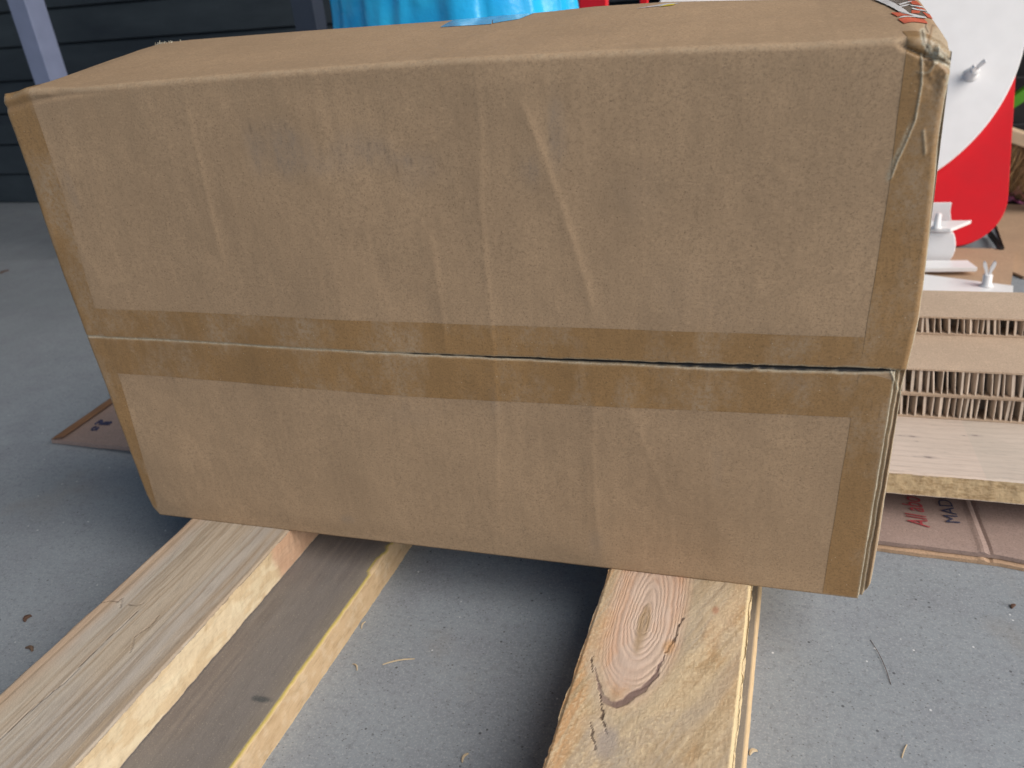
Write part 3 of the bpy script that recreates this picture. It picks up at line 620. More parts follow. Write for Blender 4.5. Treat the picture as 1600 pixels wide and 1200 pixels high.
# torn paper at the rear left top corner
b = MB(); r1 = random.Random(3); p0 = W((tr[1][0], Y1 - 0.01, tr[1][1] + 0.0))
for k in range(34):
    q0 = p0 + np.array([r1.uniform(-0.012, 0.02), r1.uniform(-0.004, 0.004), -0.002]); l = r1.uniform(0.0015, 0.0045); aa = r1.uniform(0.3, 2.8)
    d = np.array([math.cos(aa) * l, r1.uniform(-.002, .002), math.sin(aa) * l]); wv = np.array([0.0005, 0.0004, 0.0])
    b.add([q0 - wv, q0 + wv, q0 + d + wv * .4, q0 + d - wv * .4, q0 + np.array([0, .0006, 0])], [(0, 1, 2, 3), (0, 3, 4), (1, 4, 2), (2, 4, 3), (0, 4, 1)])
b.build('torn_paper', plain('torn_paper_fibre', (0.42, 0.40, 0.33), 0.9, 0.2), big)

# ---------------------------------------------------------------- second pallet on the right: cross planks and honeycomb panels
def cf_cross(x, y, z, F):
    # here x runs across the board (world -y) and y along it (world x)
    st = fbm(x * 90 + fbm(y * 2, x * 4) * 2.2, y * 0.8, 3); c = np.broadcast_to(np.array([0.66, 0.56, 0.49]), x.shape + (3,)).copy()
    ln = 0.5 + 0.5 * np.sin(x * 300 + 5 * fbm(y * 1.3, x * 3)); c = mix(c, [0.54, 0.44, 0.37], sst(0.5, 1, ln) * 0.4)
    c = mix(c, [0.52, 0.45, 0.39], sst(0.5, 0.7, fbm(x * 12, y * 4)) * 0.4); c = mix(c, [0.5, 0.47, 0.41], (y > 0.52) * 0.35)
    for px, py, rr in ((1425, 682, .008), (1407, 681, .005), (1524, 680, .007), (1506, 680, .003), (1450, 714, .009), (1430, 713, .004), (1432, 690, .003)):
        p = hit(px, py, 'z', -0.003); d = np.hypot((y - p[0]) * 0.75, (x + p[1]) * 2.4) + (fbm(x * 200, y * 200) - .5) * rr * .8; c = mix(c, [0.07, 0.05, 0.05], sst(rr, rr * .2, d) * 0.85); c = mix(c, [.38, .32, .30], sst(rr * 2.4, rr, d) * 0.4)
    sd = np.broadcast_to(np.array([0.60, 0.45, 0.27]), x.shape + (3,)).copy(); ff = fbm(y * 170, z * 420, 3) * .6 + fbm(y * 40, z * 120, 2) * .4
    sd = mix(sd, [0.36, 0.24, 0.12], sst(0.50, 0.66, ff) * 0.7); sd = mix(sd, [0.72, 0.57, 0.34], sst(0.5, 0.3, ff) * 0.5)
    return np.where((F == 1)[..., None], sd, c), x * 0
def cross(ya, yb, label, cf):
    o = board('pallet_plank', -yb, -ya, -0.35, 1.5, -0.058, -0.003, cf, label, 'pale pallet planks running sideways', shear=0, rough=0.0008, ref=0, step=0.0013)
    me = o.data; me.materials[0] = M_WOODX; co = np.empty(len(me.vertices) * 3); me.vertices.foreach_get('co', co); co = co.reshape(-1, 3)
    new = co.copy(); new[:, 0] = co[:, 1]; new[:, 1] = -co[:, 0]; me.vertices.foreach_set('co', new.ravel()); me.update()   # lay it crossways (pure rotation)
    return o
cross(1.547, 1.96, 'pale pallet plank with tiny dark knots and rough yellow edge below the honeycomb panels', cf_cross)
M_BLOCKW = plain('rough_block_wood', (0.45, 0.33, 0.2), 0.8, 0.2)
for i, (xx, yy, lb) in enumerate(((-0.30, 1.60, 'wooden block hidden under the left end of the pallet plank'), (1.05, 1.60, 'wooden block propping the far right end of the pallet plank'))):
    b = MB(); b.box(xx * U, (xx + 0.2) * U, yy * U, (yy + 0.28) * U, 0, (-0.0582 - GZ) * U); tag(b.build('wooden_block', M_BLOCKW, bevel=0.001), lb, 'block', 'wooden blocks under the pallet plank')

def core_mat(c):
    n = NT('honeycomb_paper'); f = n.noise(160, 3, 0.6, n.mp(1, 1, 0.2)); return n.out(n.mixc(tuple(k * 0.75 for k in c), tuple(min(1, k * 1.15) for k in c), n.rmp(f, 0.3, 0.7)), 0.9, n.bump(f, 0.2, 0.001))
M_CORE = core_mat((0.58, 0.49, 0.41))
def honeycomb(x0, x1, y0, y1, z0, z1, label, seed, lean=0.0, skew=-0.010):
    """a panel: two liners and an upright cellular paper core showing at its cut front edge (survey units)"""
    e = empty('honeycomb_panel', W(((x0 + x1) / 2, (y0 + y1) / 2, z0)), label, 'cardboard panel', 'honeycomb cardboard panels stacked on the pallet plank')
    t = 0.0042; rr = random.Random(seed)
    def liner(za, zb):
        n_ = 90; xs_ = np.linspace(x0, x1, n_); fy = y0 + skew * 0 + 0.0025 * (fbm(xs_ * 25 + seed, xs_ * 0) - .5); v = []
        for xq, yq in zip(xs_, fy):
            for yy in (yq, y1):
                for zz in (za, zb): v.append(W((xq, yy, zz)))
        f = []
        for i in range(n_ - 1):
            a_ = i * 4; c_ = a_ + 4; f += [(a_, c_, c_ + 1, a_ + 1), (a_ + 1, c_ + 1, c_ + 3, a_ + 3), (a_ + 3, c_ + 3, c_ + 2, a_ + 2), (a_ + 2, c_ + 2, c_, a_)]
        f += [(0, 1, 3, 2), tuple(4 * (n_ - 1) + k for k in (0, 2, 3, 1))]
        return mesh('liner', v, f, M_KRAFT_PALE, e)
    liner(z0, z0 + t); liner(z1 - t, z1)
    b = MB(); xq = x0 + 0.004; th = 0.0016
    while xq < x1 - 0.02:
        stp = rr.uniform(0.0105, 0.0185); l = rr.uniform(-0.003, 0.003) + lean - 0.0075 * (z1 - z0) / 0.062; dpt = rr.uniform(0.03, 0.05); yy = y0 + rr.uniform(0.0008, 0.005)
        g = rr.choice((0.0018, 0.003, 0.0045, 0.006)); sl = rr.choice((-1, 1)) * rr.uniform(0.004, 0.016)
        za, zb = z0 + t, z1 - t
        # glued double wall facing the front
        def slab(p, q, off_t, lean_):
            dx, dy = q[0] - p[0], q[1] - p[1]; L_ = math.hypot(dx, dy); nx_, ny_ = -dy / L_ * off_t, dx / L_ * off_t
            v = []
            for zz, lo in ((za, 0), (zb, lean_)):
                for (ax_, ay_) in ((p[0] - nx_, p[1] - ny_), (q[0] - nx_, q[1] - ny_), (q[0] + nx_, q[1] + ny_), (p[0] + nx_, p[1] + ny_)): v.append(W((ax_ + lo, ay_, zz)))
            b.add(v, [(0, 1, 2, 3), (7, 6, 5, 4), (0, 4, 5, 1), (1, 5, 6, 2), (2, 6, 7, 3), (3, 7, 4, 0)])
        slab((xq, yy), (xq + g, yy + 0.0015), th, l)
        slab((xq + g, yy + 0.001), (xq + g + sl, yy + dpt), th * 0.6, l)
        if rr.random() < 0.6: slab((xq, yy + 0.002), (xq - sl * 0.6, yy + dpt * 0.7), th * 0.6, l)
        xq += stp
    b.box(*(np.array([x0 + 0.002, x1 - 0.002]) * U), (y0 + 0.052) * U, (y1 - 0.002) * U, (z0 + t - GZ) * U, (z1 - t - GZ) * U)
    b.build('paper_core', M_CORE, e); return e
HX0, HX1 = 0.285, 1.45
honeycomb(HX0, HX1, 1.790, 2.165, -0.0025, 0.0595, 'lowest honeycomb cardboard panel, resting directly on the pale pallet plank', 1, 0.004)
honeycomb(HX0 + 0.004, HX1 + 0.01, 1.788, 2.168, 0.0602, 0.127, 'middle honeycomb cardboard panel, with a wide bare strip of its top showing', 2, 0.002)
honeycomb(HX0 + 0.06, HX1 - 0.03, 1.982, 2.160, 0.1277, 0.176, 'topmost honeycomb cardboard panel, set back behind the white plastic parts side', 4, 0.001)

# flattened printed carton on the floor under the pallet plank
pc = empty('flattened_carton', W((0.5, 1.8, GZ)), 'flattened pinkish brown carton printed All above and MADE, under the pallet plank', 'cardboard')
def zc(x, y, top):
    g = -0.0035 * np.exp(-((x - (0.528 + (y - 1.44) * 0.02)) / 0.004) ** 2) + 0.003 * np.exp(-((x - (0.516 + (y - 1.44) * 0.02)) / 0.007) ** 2)
    return GZ + top + g + 0.003 * (fbm(x * 8, y * 8) - .5)
def carton_layer(x0, x1, ya, yb, top0, th, seed, mat, parent):
    n1, n2 = 140, 60; X, T = np.meshgrid(np.linspace(x0, x1, n1), np.linspace(0, 1, n2)); ed = ya(X) ; Y = ed + (yb - ed) * T
    dr = 0.004 * sst(0.02, 0, Y - ed); Zt = zc(X, Y, top0) - dr; Zb = np.full_like(Zt, GZ + top0 - th)
    v = np.r_[np.c_[X.ravel(), Y.ravel(), Zt.ravel()], np.c_[X.ravel(), Y.ravel(), Zb.ravel()]]; v = (v - [0, 0, GZ]) * U
    N = n1 * n2; f = grid_faces(n2, n1) + [q[::-1] for q in grid_faces(n2, n1, N)]
    for i in range(n1 - 1): f.append((i + 1, i, N + i, N + i + 1)); k = (n2 - 1) * n1; f.append((k + i, k + i + 1, N + k + i + 1, N + k + i))
    for j in range(n2 - 1): f.append((j * n1, (j + 1) * n1, N + (j + 1) * n1, N + j * n1)); f.append((j * n1 + n1 - 1 + n1, j * n1 + n1 - 1, N + j * n1 + n1 - 1, N + j * n1 + n1 - 1 + n1))
    z0 = np.zeros(len(v)); return mesh('board_sheet', v, f, mat, parent, False, dict(raw=z0, dirt=z0, dark=z0))
fe = [hit(px, py, 'z', GZ) for px, py in ((1373, 862), (1460, 873), (1560, 885), (1600, 893))]
yaf = lambda off: (lambda X: np.interp(X, [p[0] for p in fe], [p[1] for p in fe]) + off + 0.004 * (fbm(X * 20 + off * 90, X * 0) - .5))
carton_layer(0.06 + 0.08, 0.95, yaf(0.0), 2.25, 0.0125, 0.0120, 1, M_KRAFT_TAN, pc)
carton_layer(0.06 + 0.08, 0.95, yaf(0.008), 2.25, 0.0265, 0.0135, 2, M_KRAFT_PINK, pc)
def text(body, px, py, zs, size, mat, parent, rot, shear=0.0, sx=1.0, off=0.0006, name='printed_text', ext=0.00005, xalign='LEFT'):
    c = bpy.data.curves.new(name, 'FONT'); c.body = body; c.size = size; c.shear = shear; c.extrude = ext; c.align_x = xalign
    t = bpy.data.objects.new(name, c); col.objects.link(t)
    dg = bpy.context.evaluated_depsgraph_get(); me = bpy.data.meshes.new_from_object(t.evaluated_get(dg)); bpy.data.objects.remove(t)
    o = bpy.data.objects.new(name, me); col.objects.link(o); me.materials.append(mat)
    p = W(hit(px, py, 'z', zs)); Mx = Matrix.Translation((p[0], p[1], p[2] + off)) @ Matrix.Rotation(rot, 4, 'Z') @ Matrix.Diagonal((sx, 1, 1, 1))
    me.transform(Mx)
    if parent: o.parent = parent; o.matrix_parent_inverse = Matrix.Translation(parent.location).inverted()
    return o
ZT = GZ + 0.0265
text('All above', 1453, 826, ZT, 0.030, M_INKRED, pc, math.radians(92), 0.28, 0.64, 0.0014)
text('MADE', 1501, 820, ZT, 0.0205, M_INKBLUE, pc, math.radians(93), 0.0, 0.98, 0.0014)

# piece of cardboard on the floor at the left, handwriting on it
lc = empty('cardboard_piece', W((-1.8, 1.7, GZ)), 'flat piece of brown cardboard with a taped edge and handwriting, left of the big box', 'cardboard')
A, B_, C_, D_ = (hit(80, 688, 'z', GZ + .012), hit(203, 706, 'z', GZ + .02), None, hit(165, 628, 'z', GZ + .012))
x0, y0_ = A[0], A[1]
def sheet(ax, ay, bx, by, dy, z, th, mat, name, parent):
    n1, n2 = 60, 40; S_, T_ = np.meshgrid(np.linspace(0, 1, n1), np.linspace(0, 1, n2)); X = ax + (bx - ax) * S_; Yb = ay + (by - ay) * S_ + 0.003 * (fbm(X * 25, X * 0) - .5); Y = Yb + dy * T_
    Z = z + 0.012 * S_ + 0.002 * (fbm(X * 10, Y * 10) - .5); v = np.r_[np.c_[X.ravel(), Y.ravel(), Z.ravel()], np.c_[X.ravel(), Y.ravel(), Z.ravel() - th]]; v = (v - [0, 0, GZ]) * U
    N = n1 * n2; f = grid_faces(n2, n1) + [q[::-1] for q in grid_faces(n2, n1, N)]
    for i in range(n1 - 1): f.append((i + 1, i, N + i, N + i + 1)); k = (n2 - 1) * n1; f.append((k + i, k + i + 1, N + k + i + 1, N + k + i))
    for j in range(n2 - 1): f.append((j * n1, (j + 1) * n1, N + (j + 1) * n1, N + j * n1)); f.append((j * n1 + n1 - 1 + n1, j * n1 + n1 - 1, N + j * n1 + n1 - 1, N + j * n1 + n1 - 1 + n1))
    z0 = np.zeros(len(v)); return mesh(name, v, f, mat, parent, False, dict(raw=z0, dirt=z0, dark=z0))
sheet(A[0], A[1], A[0] + 0.62, A[1] - 0.02, 0.42, GZ + 0.014, 0.0125, M_KRAFT_PINK, 'board_sheet', lc)
sheet(A[0] + 0.001, A[1] + 0.002, A[0] + 0.05, A[1] - 0.001, 0.416, GZ + 0.0165, 0.001, plain('orange_tape', (0.34, 0.17, 0.08), 0.5, 0.15), 'edge_tape', lc)
strokes = [[(0, 0), (0.1, .9), (.5, .9), (.5, .5), (.1, .45)], [(.7, .6), (.8, 0), (1.0, .5), (1.2, 0), (1.35, .6)], [(1.55, 0), (1.6, .7), (1.85, 0), (1.95, .7)], [(2.2, 0), (2.25, .8), (2.6, .5), (2.3, .35), (2.7, 0)],
           [(1.0, -.55), (.7, -.6), (.6, -1.0), (.8, -1.3), (1.1, -1.25)], [(1.3, -1.3), (1.45, -.6), (1.7, -1.3)], [(1.35, -1.0), (1.6, -1.0)]]
b = MB(); hp = W(hit(148, 662, 'z', GZ + .02))
for s_ in strokes:
    for (ax, ay), (bx, by) in zip(s_[:-1], s_[1:]):
        k = 0.010; p = np.array([hp[0] + ax * k + .000, hp[1] + ay * k * 1.3]); q = np.array([hp[0] + bx * k, hp[1] + by * k * 1.3]); d = q - p; L_ = np.hypot(*d) + 1e-9; nn = np.array([-d[1], d[0]]) / L_ * 0.00035
        za = W((0, 0, GZ + 0.0195 + 0.012 * ((hp[0] + ax * k) / U - A[0]) / 0.62))[2]; v = [(*(p - nn), za), (*(q - nn), za), (*(q + nn), za), (*(p + nn), za)]
        v += [(a_, b__, c__ - 0.003) for a_, b__, c__ in v]; b.add(v, [(0, 1, 2, 3), (7, 6, 5, 4), (0, 4, 5, 1), (1, 5, 6, 2), (2, 6, 7, 3), (3, 7, 4, 0)])
b.build('handwriting', M_INKBLUE, lc)

# ---------------------------------------------------------------- red board and white round top leaning back behind
LEAN = math.radians(28)
def leanM(x, y, z=GZ): return Matrix.Translation(W((x, y, z))) @ Matrix.Rotation(math.pi / 2 - LEAN, 4, 'X')   # local x across, y up the board, z towards the viewer
def onlean(px, py, yb, zb=GZ):
    nrm = np.array([0, -math.cos(LEAN), math.sin(LEAN)]); p0 = np.array([0, yb, zb]); r = ray(px, py); t = np.dot(p0 - O, nrm) / np.dot(r, nrm); p = O + t * r
    return p[0], (p[2] - zb) / math.cos(LEAN)
RY = 3.45
xr_, _ = onlean(1574, 260, RY); _, vb = onlean(1500, 385, RY); rc = 0.20
poly = [(x * U, y * U) for x, y in ([(xr_ - 1.3, 0.02), (xr_ - rc, 0.02)] + [(xr_ - rc + rc * math.sin(a), 0.02 + rc - rc * math.cos(a)) for a in np.linspace(0.1, math.pi / 2, 14)] + [(xr_, 1.25), (xr_ - 1.3, 1.25)])]
b = MB(); b.prism(poly, 0.018, leanM(0, RY)); o = b.build('red_board', M_RED, bevel=0.0015)
tag(o, 'big red board with a rounded lower corner leaning back behind the white round top', 'board')
DY = RY - 0.018 / U / math.cos(LEAN) - 0.006
pts = np.array([onlean(px, py, DY) for px, py in ((1600, 60), (1576, 137), (1540, 197), (1500, 240), (1472, 262))])
A_ = np.c_[pts, np.ones(5)]; s_ = np.linalg.lstsq(A_, (pts ** 2).sum(1), rcond=None)[0]; dc = s_[:2] / 2; dr_ = math.sqrt(s_[2] + dc @ dc)
tt = empty('round_tabletop', W((dc[0], DY, GZ)), 'large white round tabletop leaning on the red board, peg sticking out', 'tabletop')
Mt = leanM(dc[0], DY) @ Matrix.Translation((0, dc[1] * U, 0))
b = MB(); b.lathe([(dr_ * U - 0.002, 0), (dr_ * U, 0.002), (dr_ * U, 0.014), (dr_ * U - 0.002, 0.016)], 128, Mt); b.build('disc', M_WHITE, tt)
pu_ = onlean(1513, 122, DY); Mp = leanM(pu_[0], DY) @ Matrix.Translation((0, pu_[1] * U, 0.016))
def peg(M, s=1.0):
    b = MB(); b.lathe([(0.011 * s, 0), (0.009 * s, 0.003 * s), (0.0075 * s, 0.004 * s), (0.0072 * s, 0.020 * s), (0.0062 * s, 0.021 * s)], 20, M); return b
def ears(M, s=1.0, b=None):
    b = b or MB()
    for sg in (-1, 1):
        pr_ = [(0.0005, 0), (0.0045, 0), (0.0048, 0.006), (0.0085, 0.014), (0.0095, 0.021), (0.0075, 0.024), (0.0052, 0.021), (0.0018, 0.010)]
        pl_ = [(sg * x * s, y * s) for x, y in pr_];  pl_ = pl_ if sg > 0 else pl_[::-1]
        b.prism(pl_, 0.005 * s, M @ Matrix.Translation((0, 0.0025 * s, 0.0205 * s)) @ Matrix.Rotation(math.pi / 2, 4, 'X'))
    return b
peg(Mp, 1.35).build('peg', M_WHITE, tt, True)
ears(Mp @ Matrix.Rotation(0.5, 4, 'Z'), 1.35).build('peg_prong', M_WHITE, tt)
zb_ = (dc[1] - dr_) * math.cos(LEAN); yb_ = DY + (dc[1] - dr_) * math.sin(LEAN)
b = MB(); b.box((dc[0] - .25) * U, (dc[0] + .25) * U, (yb_ - 0.15) * U, (yb_ + 0.05) * U, 0, zb_ * U - 0.004); tag(b.build('foam_block', M_WHITE, bevel=0.002), 'white block under the round tabletop, hidden behind the big box', 'block')

# red, dark blue panels and blue bag behind the box top
def upright(name, pxa, pxb, y, h, dep, mat, label, cat):
    a_ = W(hit(pxa, 5, 'y', y)); c_ = W(hit(pxb, 5, 'y', y)); b = MB(); b.box(a_[0], c_[0], a_[1], a_[1] + dep, 0, h); return tag(b.build(name, mat, bevel=0.002), label, cat)
upright('blue_panel', 866, 903, 3.25, 0.80, 0.02, M_NAVY, 'dark blue upright panel between the blue bag and the red panel', 'panel')
upright('upright_board', 904.5, 947, 3.2, 0.80, 0.03, M_RED, 'narrow red upright panel just above the box top, right of the blue bag', 'panel')
upright('upright_strip', 999, 1012, 2.6, 0.72, 0.012, M_RED, 'small red upright end showing over the box near the yellow sticker', 'upright')
# bag: a filled film sack with gathered folds
nu, nv = 160, 90; cxb = W(hit(685, 0, 'y', 2.75)); hw = (W(hit(885, 12, 'y', 2.75))[0] - W(hit(482, 40, 'y', 2.75))[0]) / 2; cxb[0] = (W(hit(885, 12, 'y', 2.75))[0] + W(hit(482, 40, 'y', 2.75))[0]) / 2
v = []
for j in range(nv):
    t = j / (nv - 1); zc_ = 0.95 * t; zc_ = 0.95 * t; prof_ = (1.04 - 0.45 * max(0, t - .44)) * (0.55 + 0.45 * math.sin(min(1, t / 0.25) * math.pi / 2)) * (1 - 0.80 * max(0, (t - 0.72) / 0.28) ** 1.5)
    for i in range(nu):
        a = 2 * math.pi * i / nu; ca, sa = math.cos(a), math.sin(a)
        fold = (float(vn(a * 4.5, t * 1.2 + 3)) - .5) * 0.16 + (abs(float(vn(a * 11 + 4, t * 2.0 + a)) - .5)) * 0.14 + (float(vn(ca * 3 + 6, t * 5 + sa * 2)) - .5) * 0.12
        r = prof_ * (1 + fold - 0.06); v.append((cxb[0] + hw * r * ca, cxb[1] + 0.10 + 0.13 * r * sa, 0.001 + zc_))
v += [(cxb[0], cxb[1] + .10, 0.001), (cxb[0], cxb[1] + .10, 0.96)]
f = [(j * nu + i, j * nu + (i + 1) % nu, (j + 1) * nu + (i + 1) % nu, (j + 1) * nu + i) for j in range(nv - 1) for i in range(nu)] + [((i + 1) % nu, i, nv * nu) for i in range(nu)] + [((nv - 1) * nu + i, (nv - 1) * nu + (i + 1) % nu, nv * nu + 1) for i in range(nu)]
tag(mesh('plastic_bag', v, f, M_BAG, None, True), 'bright blue creased plastic bag standing behind the big box', 'bag')

# ---------------------------------------------------------------- things at the right edge
def flat(name, pts, z, th, mat, label, cat, group=None):
    """pts: px outline of a sheet lying at height z (survey units)"""
    P = [W(hit(px, py, 'z', z)) for px, py in pts]; b = MB(); zt = P[0][2]
    b.prism([(p[0], p[1]) for p in P][::-1], th, Matrix.Translation((0, 0, zt - th)))
    o = b.build(name, mat); n_ = len(o.data.vertices)
    return tag(o, label, cat, group)
zB = GZ + 0.016
flat('cardboard_sheet', [(1440, 386), (1588, 389), (1576, 470), (1430, 470)], GZ + 0.026, 0.006, M_KRAFT_TAN, 'tan cardboard sheet on the floor under the white plastic parts', 'cardboard', 'cardboard sheets on the floor at the right')
flat('cardboard_sheet', [(1545, 318), (1760, 322), (1760, 420), (1600, 432), (1583, 425)], GZ + 0.012, 0.005, M_KRAFT_TAN, 'cardboard sheet on the floor right of the red board, below the broom', 'cardboard', 'cardboard sheets on the floor at the right')
b = MB(); p = W(hit(1545, 365, 'z', GZ + .02)); q = W(hit(1563, 389, 'z', GZ + .03)); d = Vector(q - p); b.box(-0.004, 0.004, 0, d.length, -0.003, 0.006, Matrix.Translation(p) @ Vector((0, 1, 0)).rotation_difference(d).to_matrix().to_4x4())
tag(b.build('dark_strip', M_BLACK), 'short black strip lying beside the rounded corner of the red board', 'strip')
# white parts
zS = GZ + 0.028
def solid_from(name, pts, y, dep, mat, parent, bevel=0.001):
    """px outline on the upright plane y, given real thickness towards the back"""
    P = [W(hit(px, py, 'y', y)) for px, py in pts]; b = MB()
    n_ = len(P); v = [(p[0], p[1], p[2]) for p in P] + [(p[0], p[1] + dep, p[2]) for p in P]
    b.add(v, [tuple(range(n_)), tuple(range(n_, 2 * n_))[::-1]] + [(i, n_ + i, n_ + (i + 1) % n_, (i + 1) % n_) for i in range(n_)]); return b.build(name, mat, parent, bevel=bevel)
yS = hit(1480, 440, 'z', zS)[1]
lo = W(hit(1480, 452, 'z', zS))
# long flat bar with the peg
bar = empty('white_bar', W(hit(1520, 445, 'z', zS)), 'long white flat bar with a two pronged peg standing on it', 'bar', 'white flat-pack parts')
P = [W(hit(px, py, 'z', zS + 0.012)) for px, py in ((1440, 428), (1583, 446), (1583, 456), (1440, 464))]; b = MB(); b.prism([(p[0], p[1]) for p in P][::-1], 0.006, Matrix.Translation((0, 0, P[0][2] - 0.006))); b.build('bar', M_WHITE, bar, bevel=0.0008)
pp = W(hit(1541, 447, 'z', zS + 0.012)); Mpg = Matrix.Translation((pp[0], pp[1], pp[2])) @ Matrix.Rotation(-0.05, 4, 'Y'); kx_ = 1.05
peg(Mpg, kx_).build('peg', M_WHITE, bar, True); ears(Mpg, kx_).build('peg_prong', M_WHITE, bar)
# curved leg bracket lying on the sheet
br = empty('curved_bracket', W(hit(1470, 430, 'z', zS)), 'white curved bracket with flat plates, in front of the red board', 'bracket', 'white flat-pack parts')
yB = yS + 0.20
solid_from('plate', [(1425, 318), (1487.5, 317), (1486, 324), (1485, 331), (1486.5, 345), (1425, 345)], yB + 0.10, 0.006, M_WHITE, br)
def slabq(name, top4, z, th, parent):
    P = [W(hit(px, py, 'z', z)) for px, py in top4]; b = MB(); b.prism([(p[0], p[1]) for p in P][::-1], th, Matrix.Translation((0, 0, P[0][2] - th))); return b.build(name, M_WHITE, parent, bevel=0.0006)
zP = hit(1486, 350, 'y', yB)[2]
slabq('upper_plate', [(1425, 345), (1518, 344), (1486, 357), (1425, 356)], zP, 0.007, br)
slabq('lower_plate', [(1430, 407), (1512, 406.5), (1527.5, 418), (1430, 419)], hit(1480, 410, 'z', zS + .03)[2], 0.008, br)
# curved shell
shell = []; cpts = [(1425, 364), (1490.5, 364), (1493, 372), (1494, 382), (1492.5, 392), (1489, 401), (1484, 408), (1474, 414), (1460, 420), (1449, 426), (1440, 428), (1425, 430)]
solid_from('curved_shell', cpts, yB - 0.03, 0.022, M_WHITE, br, 0.002)
b = MB(); p = W(hit(1463, 357, 'z', zP)); b.lathe([(0.009, 0), (0.009, 0.003), (0.0065, 0.004), (0.0050, 0.028)], 20, Matrix.Translation(p)); b.build('pin', M_WHITE, br, True)

# broom, pink film, green handle, dark crate at the right edge
yG = 4.0
bh = empty('broom', W(hit(1600, 260, 'y', yG)), 'brown bristled broom with pale wooden head, at the right edge', 'broom')
a_ = W(hit(1571, 208, 'y', yG)); c_ = W(hit(1640, 232, 'y', yG)); d = Vector(c_ - a_); th_ = math.atan2(d.z, d.x)
Mh = Matrix.Translation(a_) @ Matrix.Rotation(-th_, 4, 'Y')
b = MB(); b.box(0, 0.30, -0.02, 0.03, -0.014, 0.014, Mh); b.build('broom_head', M_PALEWOOD, bh, bevel=0.003)
b = MB(); r2 = random.Random(9)
for k in range(1500):
    x_ = r2.uniform(0.002, 0.298); y_ = r2.uniform(-0.018, 0.028); L_ = r2.uniform(0.085, 0.115); dx = r2.gauss(0, 0.008) + (x_ - .15) * .04; dy = r2.gauss(0, 0.008); w_ = 0.0008
    v = [Mh @ Vector(q) for q in ((x_ - w_, y_, -.012), (x_ + w_, y_, -.012), (x_, y_ + w_ * 1.5, -.012), (x_ + dx, y_ + dy, -.012 - L_))]; b.add(v, [(0, 1, 3), (1, 2, 3), (2, 0, 3), (0, 2, 1)])
b.build('bristles', M_BRISTLE, bh)['kind'] = 'stuff'
p = W(hit(1610, 140, 'y', yG)); b = MB()
b.box(-0.012, 0.012, 0.0, 1.15, -0.012, 0.012, Matrix.Translation(p) @ Matrix.Rotation(math.radians(52), 4, 'Y') @ Matrix.Rotation(math.radians(90), 4, 'X') @ Matrix.Translation((0, -0.10, 0)))
o = b.build('green_handle', M_GREEN, bevel=0.003); tag(o, 'bright green plastic handle slanting in the dark at the right edge', 'handle')
a_ = W(hit(1560, 60, 'y', 4.15)); b = MB(); b.box(a_[0] - 0.1, a_[0] + 0.7, a_[1], a_[1] + 0.05, 0, 0.42)
for k in range(4): b.box(a_[0] - 0.1, a_[0] + 0.7, a_[1] - 0.012, a_[1] - 0.001, 0.06 + k * 0.1, 0.09 + k * 0.1)
tag(b.build('black_crate', M_BLACK, bevel=0.003), 'black plastic crate standing in the dark behind the broom', 'crate')
# pink film scrap
p = W(hit(1590, 325, 'z', GZ)); n1, n2 = 26, 20; v = []
for j in range(n2):
    for i in range(n1):
        a = i / (n1 - 1) * 0.11 - 0.02; h = j / (n2 - 1); v.append((p[0] + a + 0.03 * (vn(i * .3, j * .3) - .5), p[1] + 0.02 + 0.04 * (vn(i * .5 + 8, j * .4) - .5), 0.006 + 0.055 * h * (0.4 + 0.9 * vn(i * .35 + 3, 0.5))))
v2 = [(a, b_ + 0.0015, c_) for a, b_, c_ in v]; g1 = grid_faces(n2, n1); g2 = [q[::-1] for q in grid_faces(n2, n1, n1 * n2)]
tag(mesh('plastic_film', v + v2, g1 + g2, M_PINK, None, True), 'crumpled scrap of pink plastic film below the broom bristles', 'film')

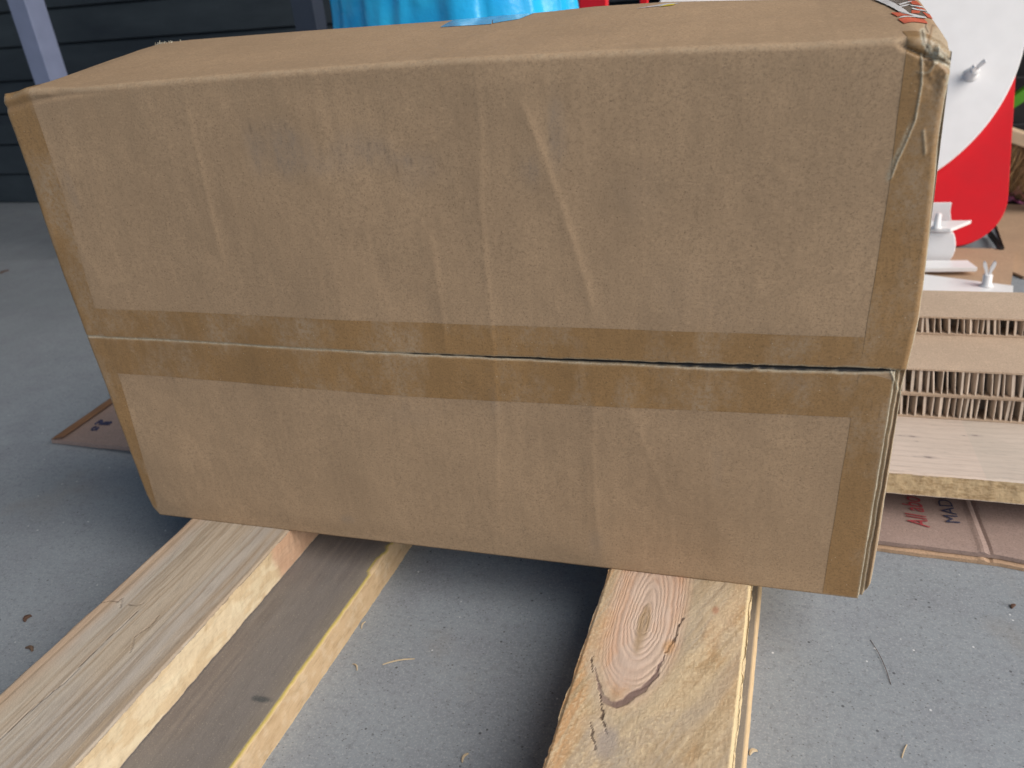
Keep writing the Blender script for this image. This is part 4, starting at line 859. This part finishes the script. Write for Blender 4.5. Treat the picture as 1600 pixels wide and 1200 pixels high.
# ---------------------------------------------------------------- wood splinters and crumbs on the floor
M_CHIP = plain('splinter_wood', (0.52, 0.42, 0.28), 0.8, 0.2); M_CRUMB = plain('brown_crumb', (0.09, 0.05, 0.035), 0.9, 0.3)
def chip(pa, pb, wd, mat, label, name='wood_splinter', cat='splinter', bend=0.1, grp='wood splinters lying on the floor'):
    a_ = W(hit(*pa, 'z', GZ)); c_ = W(hit(*pb, 'z', GZ)); n_ = 7; d = (c_ - a_)[:2]; L_ = np.hypot(*d); nn = np.array([-d[1], d[0]]) / L_; v = []
    for i in range(n_):
        t = i / (n_ - 1); w_ = wd * (0.35 + 0.65 * math.sin(math.pi * (0.1 + 0.8 * t))) * random.uniform(.8, 1.2); cc = a_[:2] + d * t + nn * bend * L_ * math.sin(math.pi * t); z_ = 0.0002 + 0.0012 * math.sin(math.pi * t)
        v += [(*(cc - nn * w_), z_), (*(cc + nn * w_), z_), (*(cc + nn * w_ * .6), z_ + wd * 0.9), (*(cc - nn * w_ * .6), z_ + wd * 0.9)]
    f = []
    for i in range(n_ - 1):
        for k in range(4): f.append((i * 4 + k, i * 4 + (k + 1) % 4, i * 4 + 4 + (k + 1) % 4, i * 4 + 4 + k))
    f += [(3, 2, 1, 0), tuple(4 * (n_ - 1) + k for k in range(4))]
    tag(mesh(name, v, f, mat), label, cat, grp)
chip((598, 1039), (648, 1030), 0.0008, M_CHIP, 'long straw coloured splinter lying midway between the two planks', bend=0.03)
chip((565, 983), (571, 972), 0.0008, M_CHIP, 'short pale splinter close to the cream edge of the lower board', bend=0.1)
chip((551, 1038), (558, 1048), 0.0007, M_CHIP, 'tiny tan splinter left of the long straw coloured one', bend=0.2)
chip((1409, 1185), (1417, 1164), 0.0006, M_CHIP, 'thin pale splinter standing alone on the floor at the lower right', bend=0.02)
chip((1171, 1180), (1183, 1174), 0.0018, M_CHIP, 'fat curled shaving beside the right edge of the knotty plank', bend=0.2)
chip((722, 1192), (732, 1178), 0.0012, M_CHIP, 'pale splinter at the bottom edge between the planks', bend=0.15)
chip((1360, 1000), (1392, 1070), 0.0003, M_CRUMB, 'hair thin dark fibre on the floor below the right corner of the box', 'dark_fibre', 'fibre', 0.03, 'dark scraps on the floor')
chip((38, 972), (49, 963), 0.0028, M_CRUMB, 'brown shrivelled scrap on the floor, upper of the two left of the weathered plank', 'dark_scrap', 'scrap', .2, 'dark scraps on the floor')
chip((41, 1013), (51, 1018), 0.0020, plain('tan_crumb', (0.2, 0.13, 0.09), 0.9, 0.3), 'tan scrap on the floor, lower of the two left of the weathered plank', 'dark_scrap', 'scrap', .2, 'dark scraps on the floor')
chip((0, 428), (14, 423), 0.003, M_CRUMB, 'dark scrap on the floor by the left edge below the wall', 'dark_scrap', 'scrap', .1, 'dark scraps on the floor')
chip((1580, 951), (1586, 946), 0.0016, M_CRUMB, 'small black crumb on the floor at the right below the flattened carton', 'dark_scrap', 'scrap', .1, 'dark scraps on the floor')
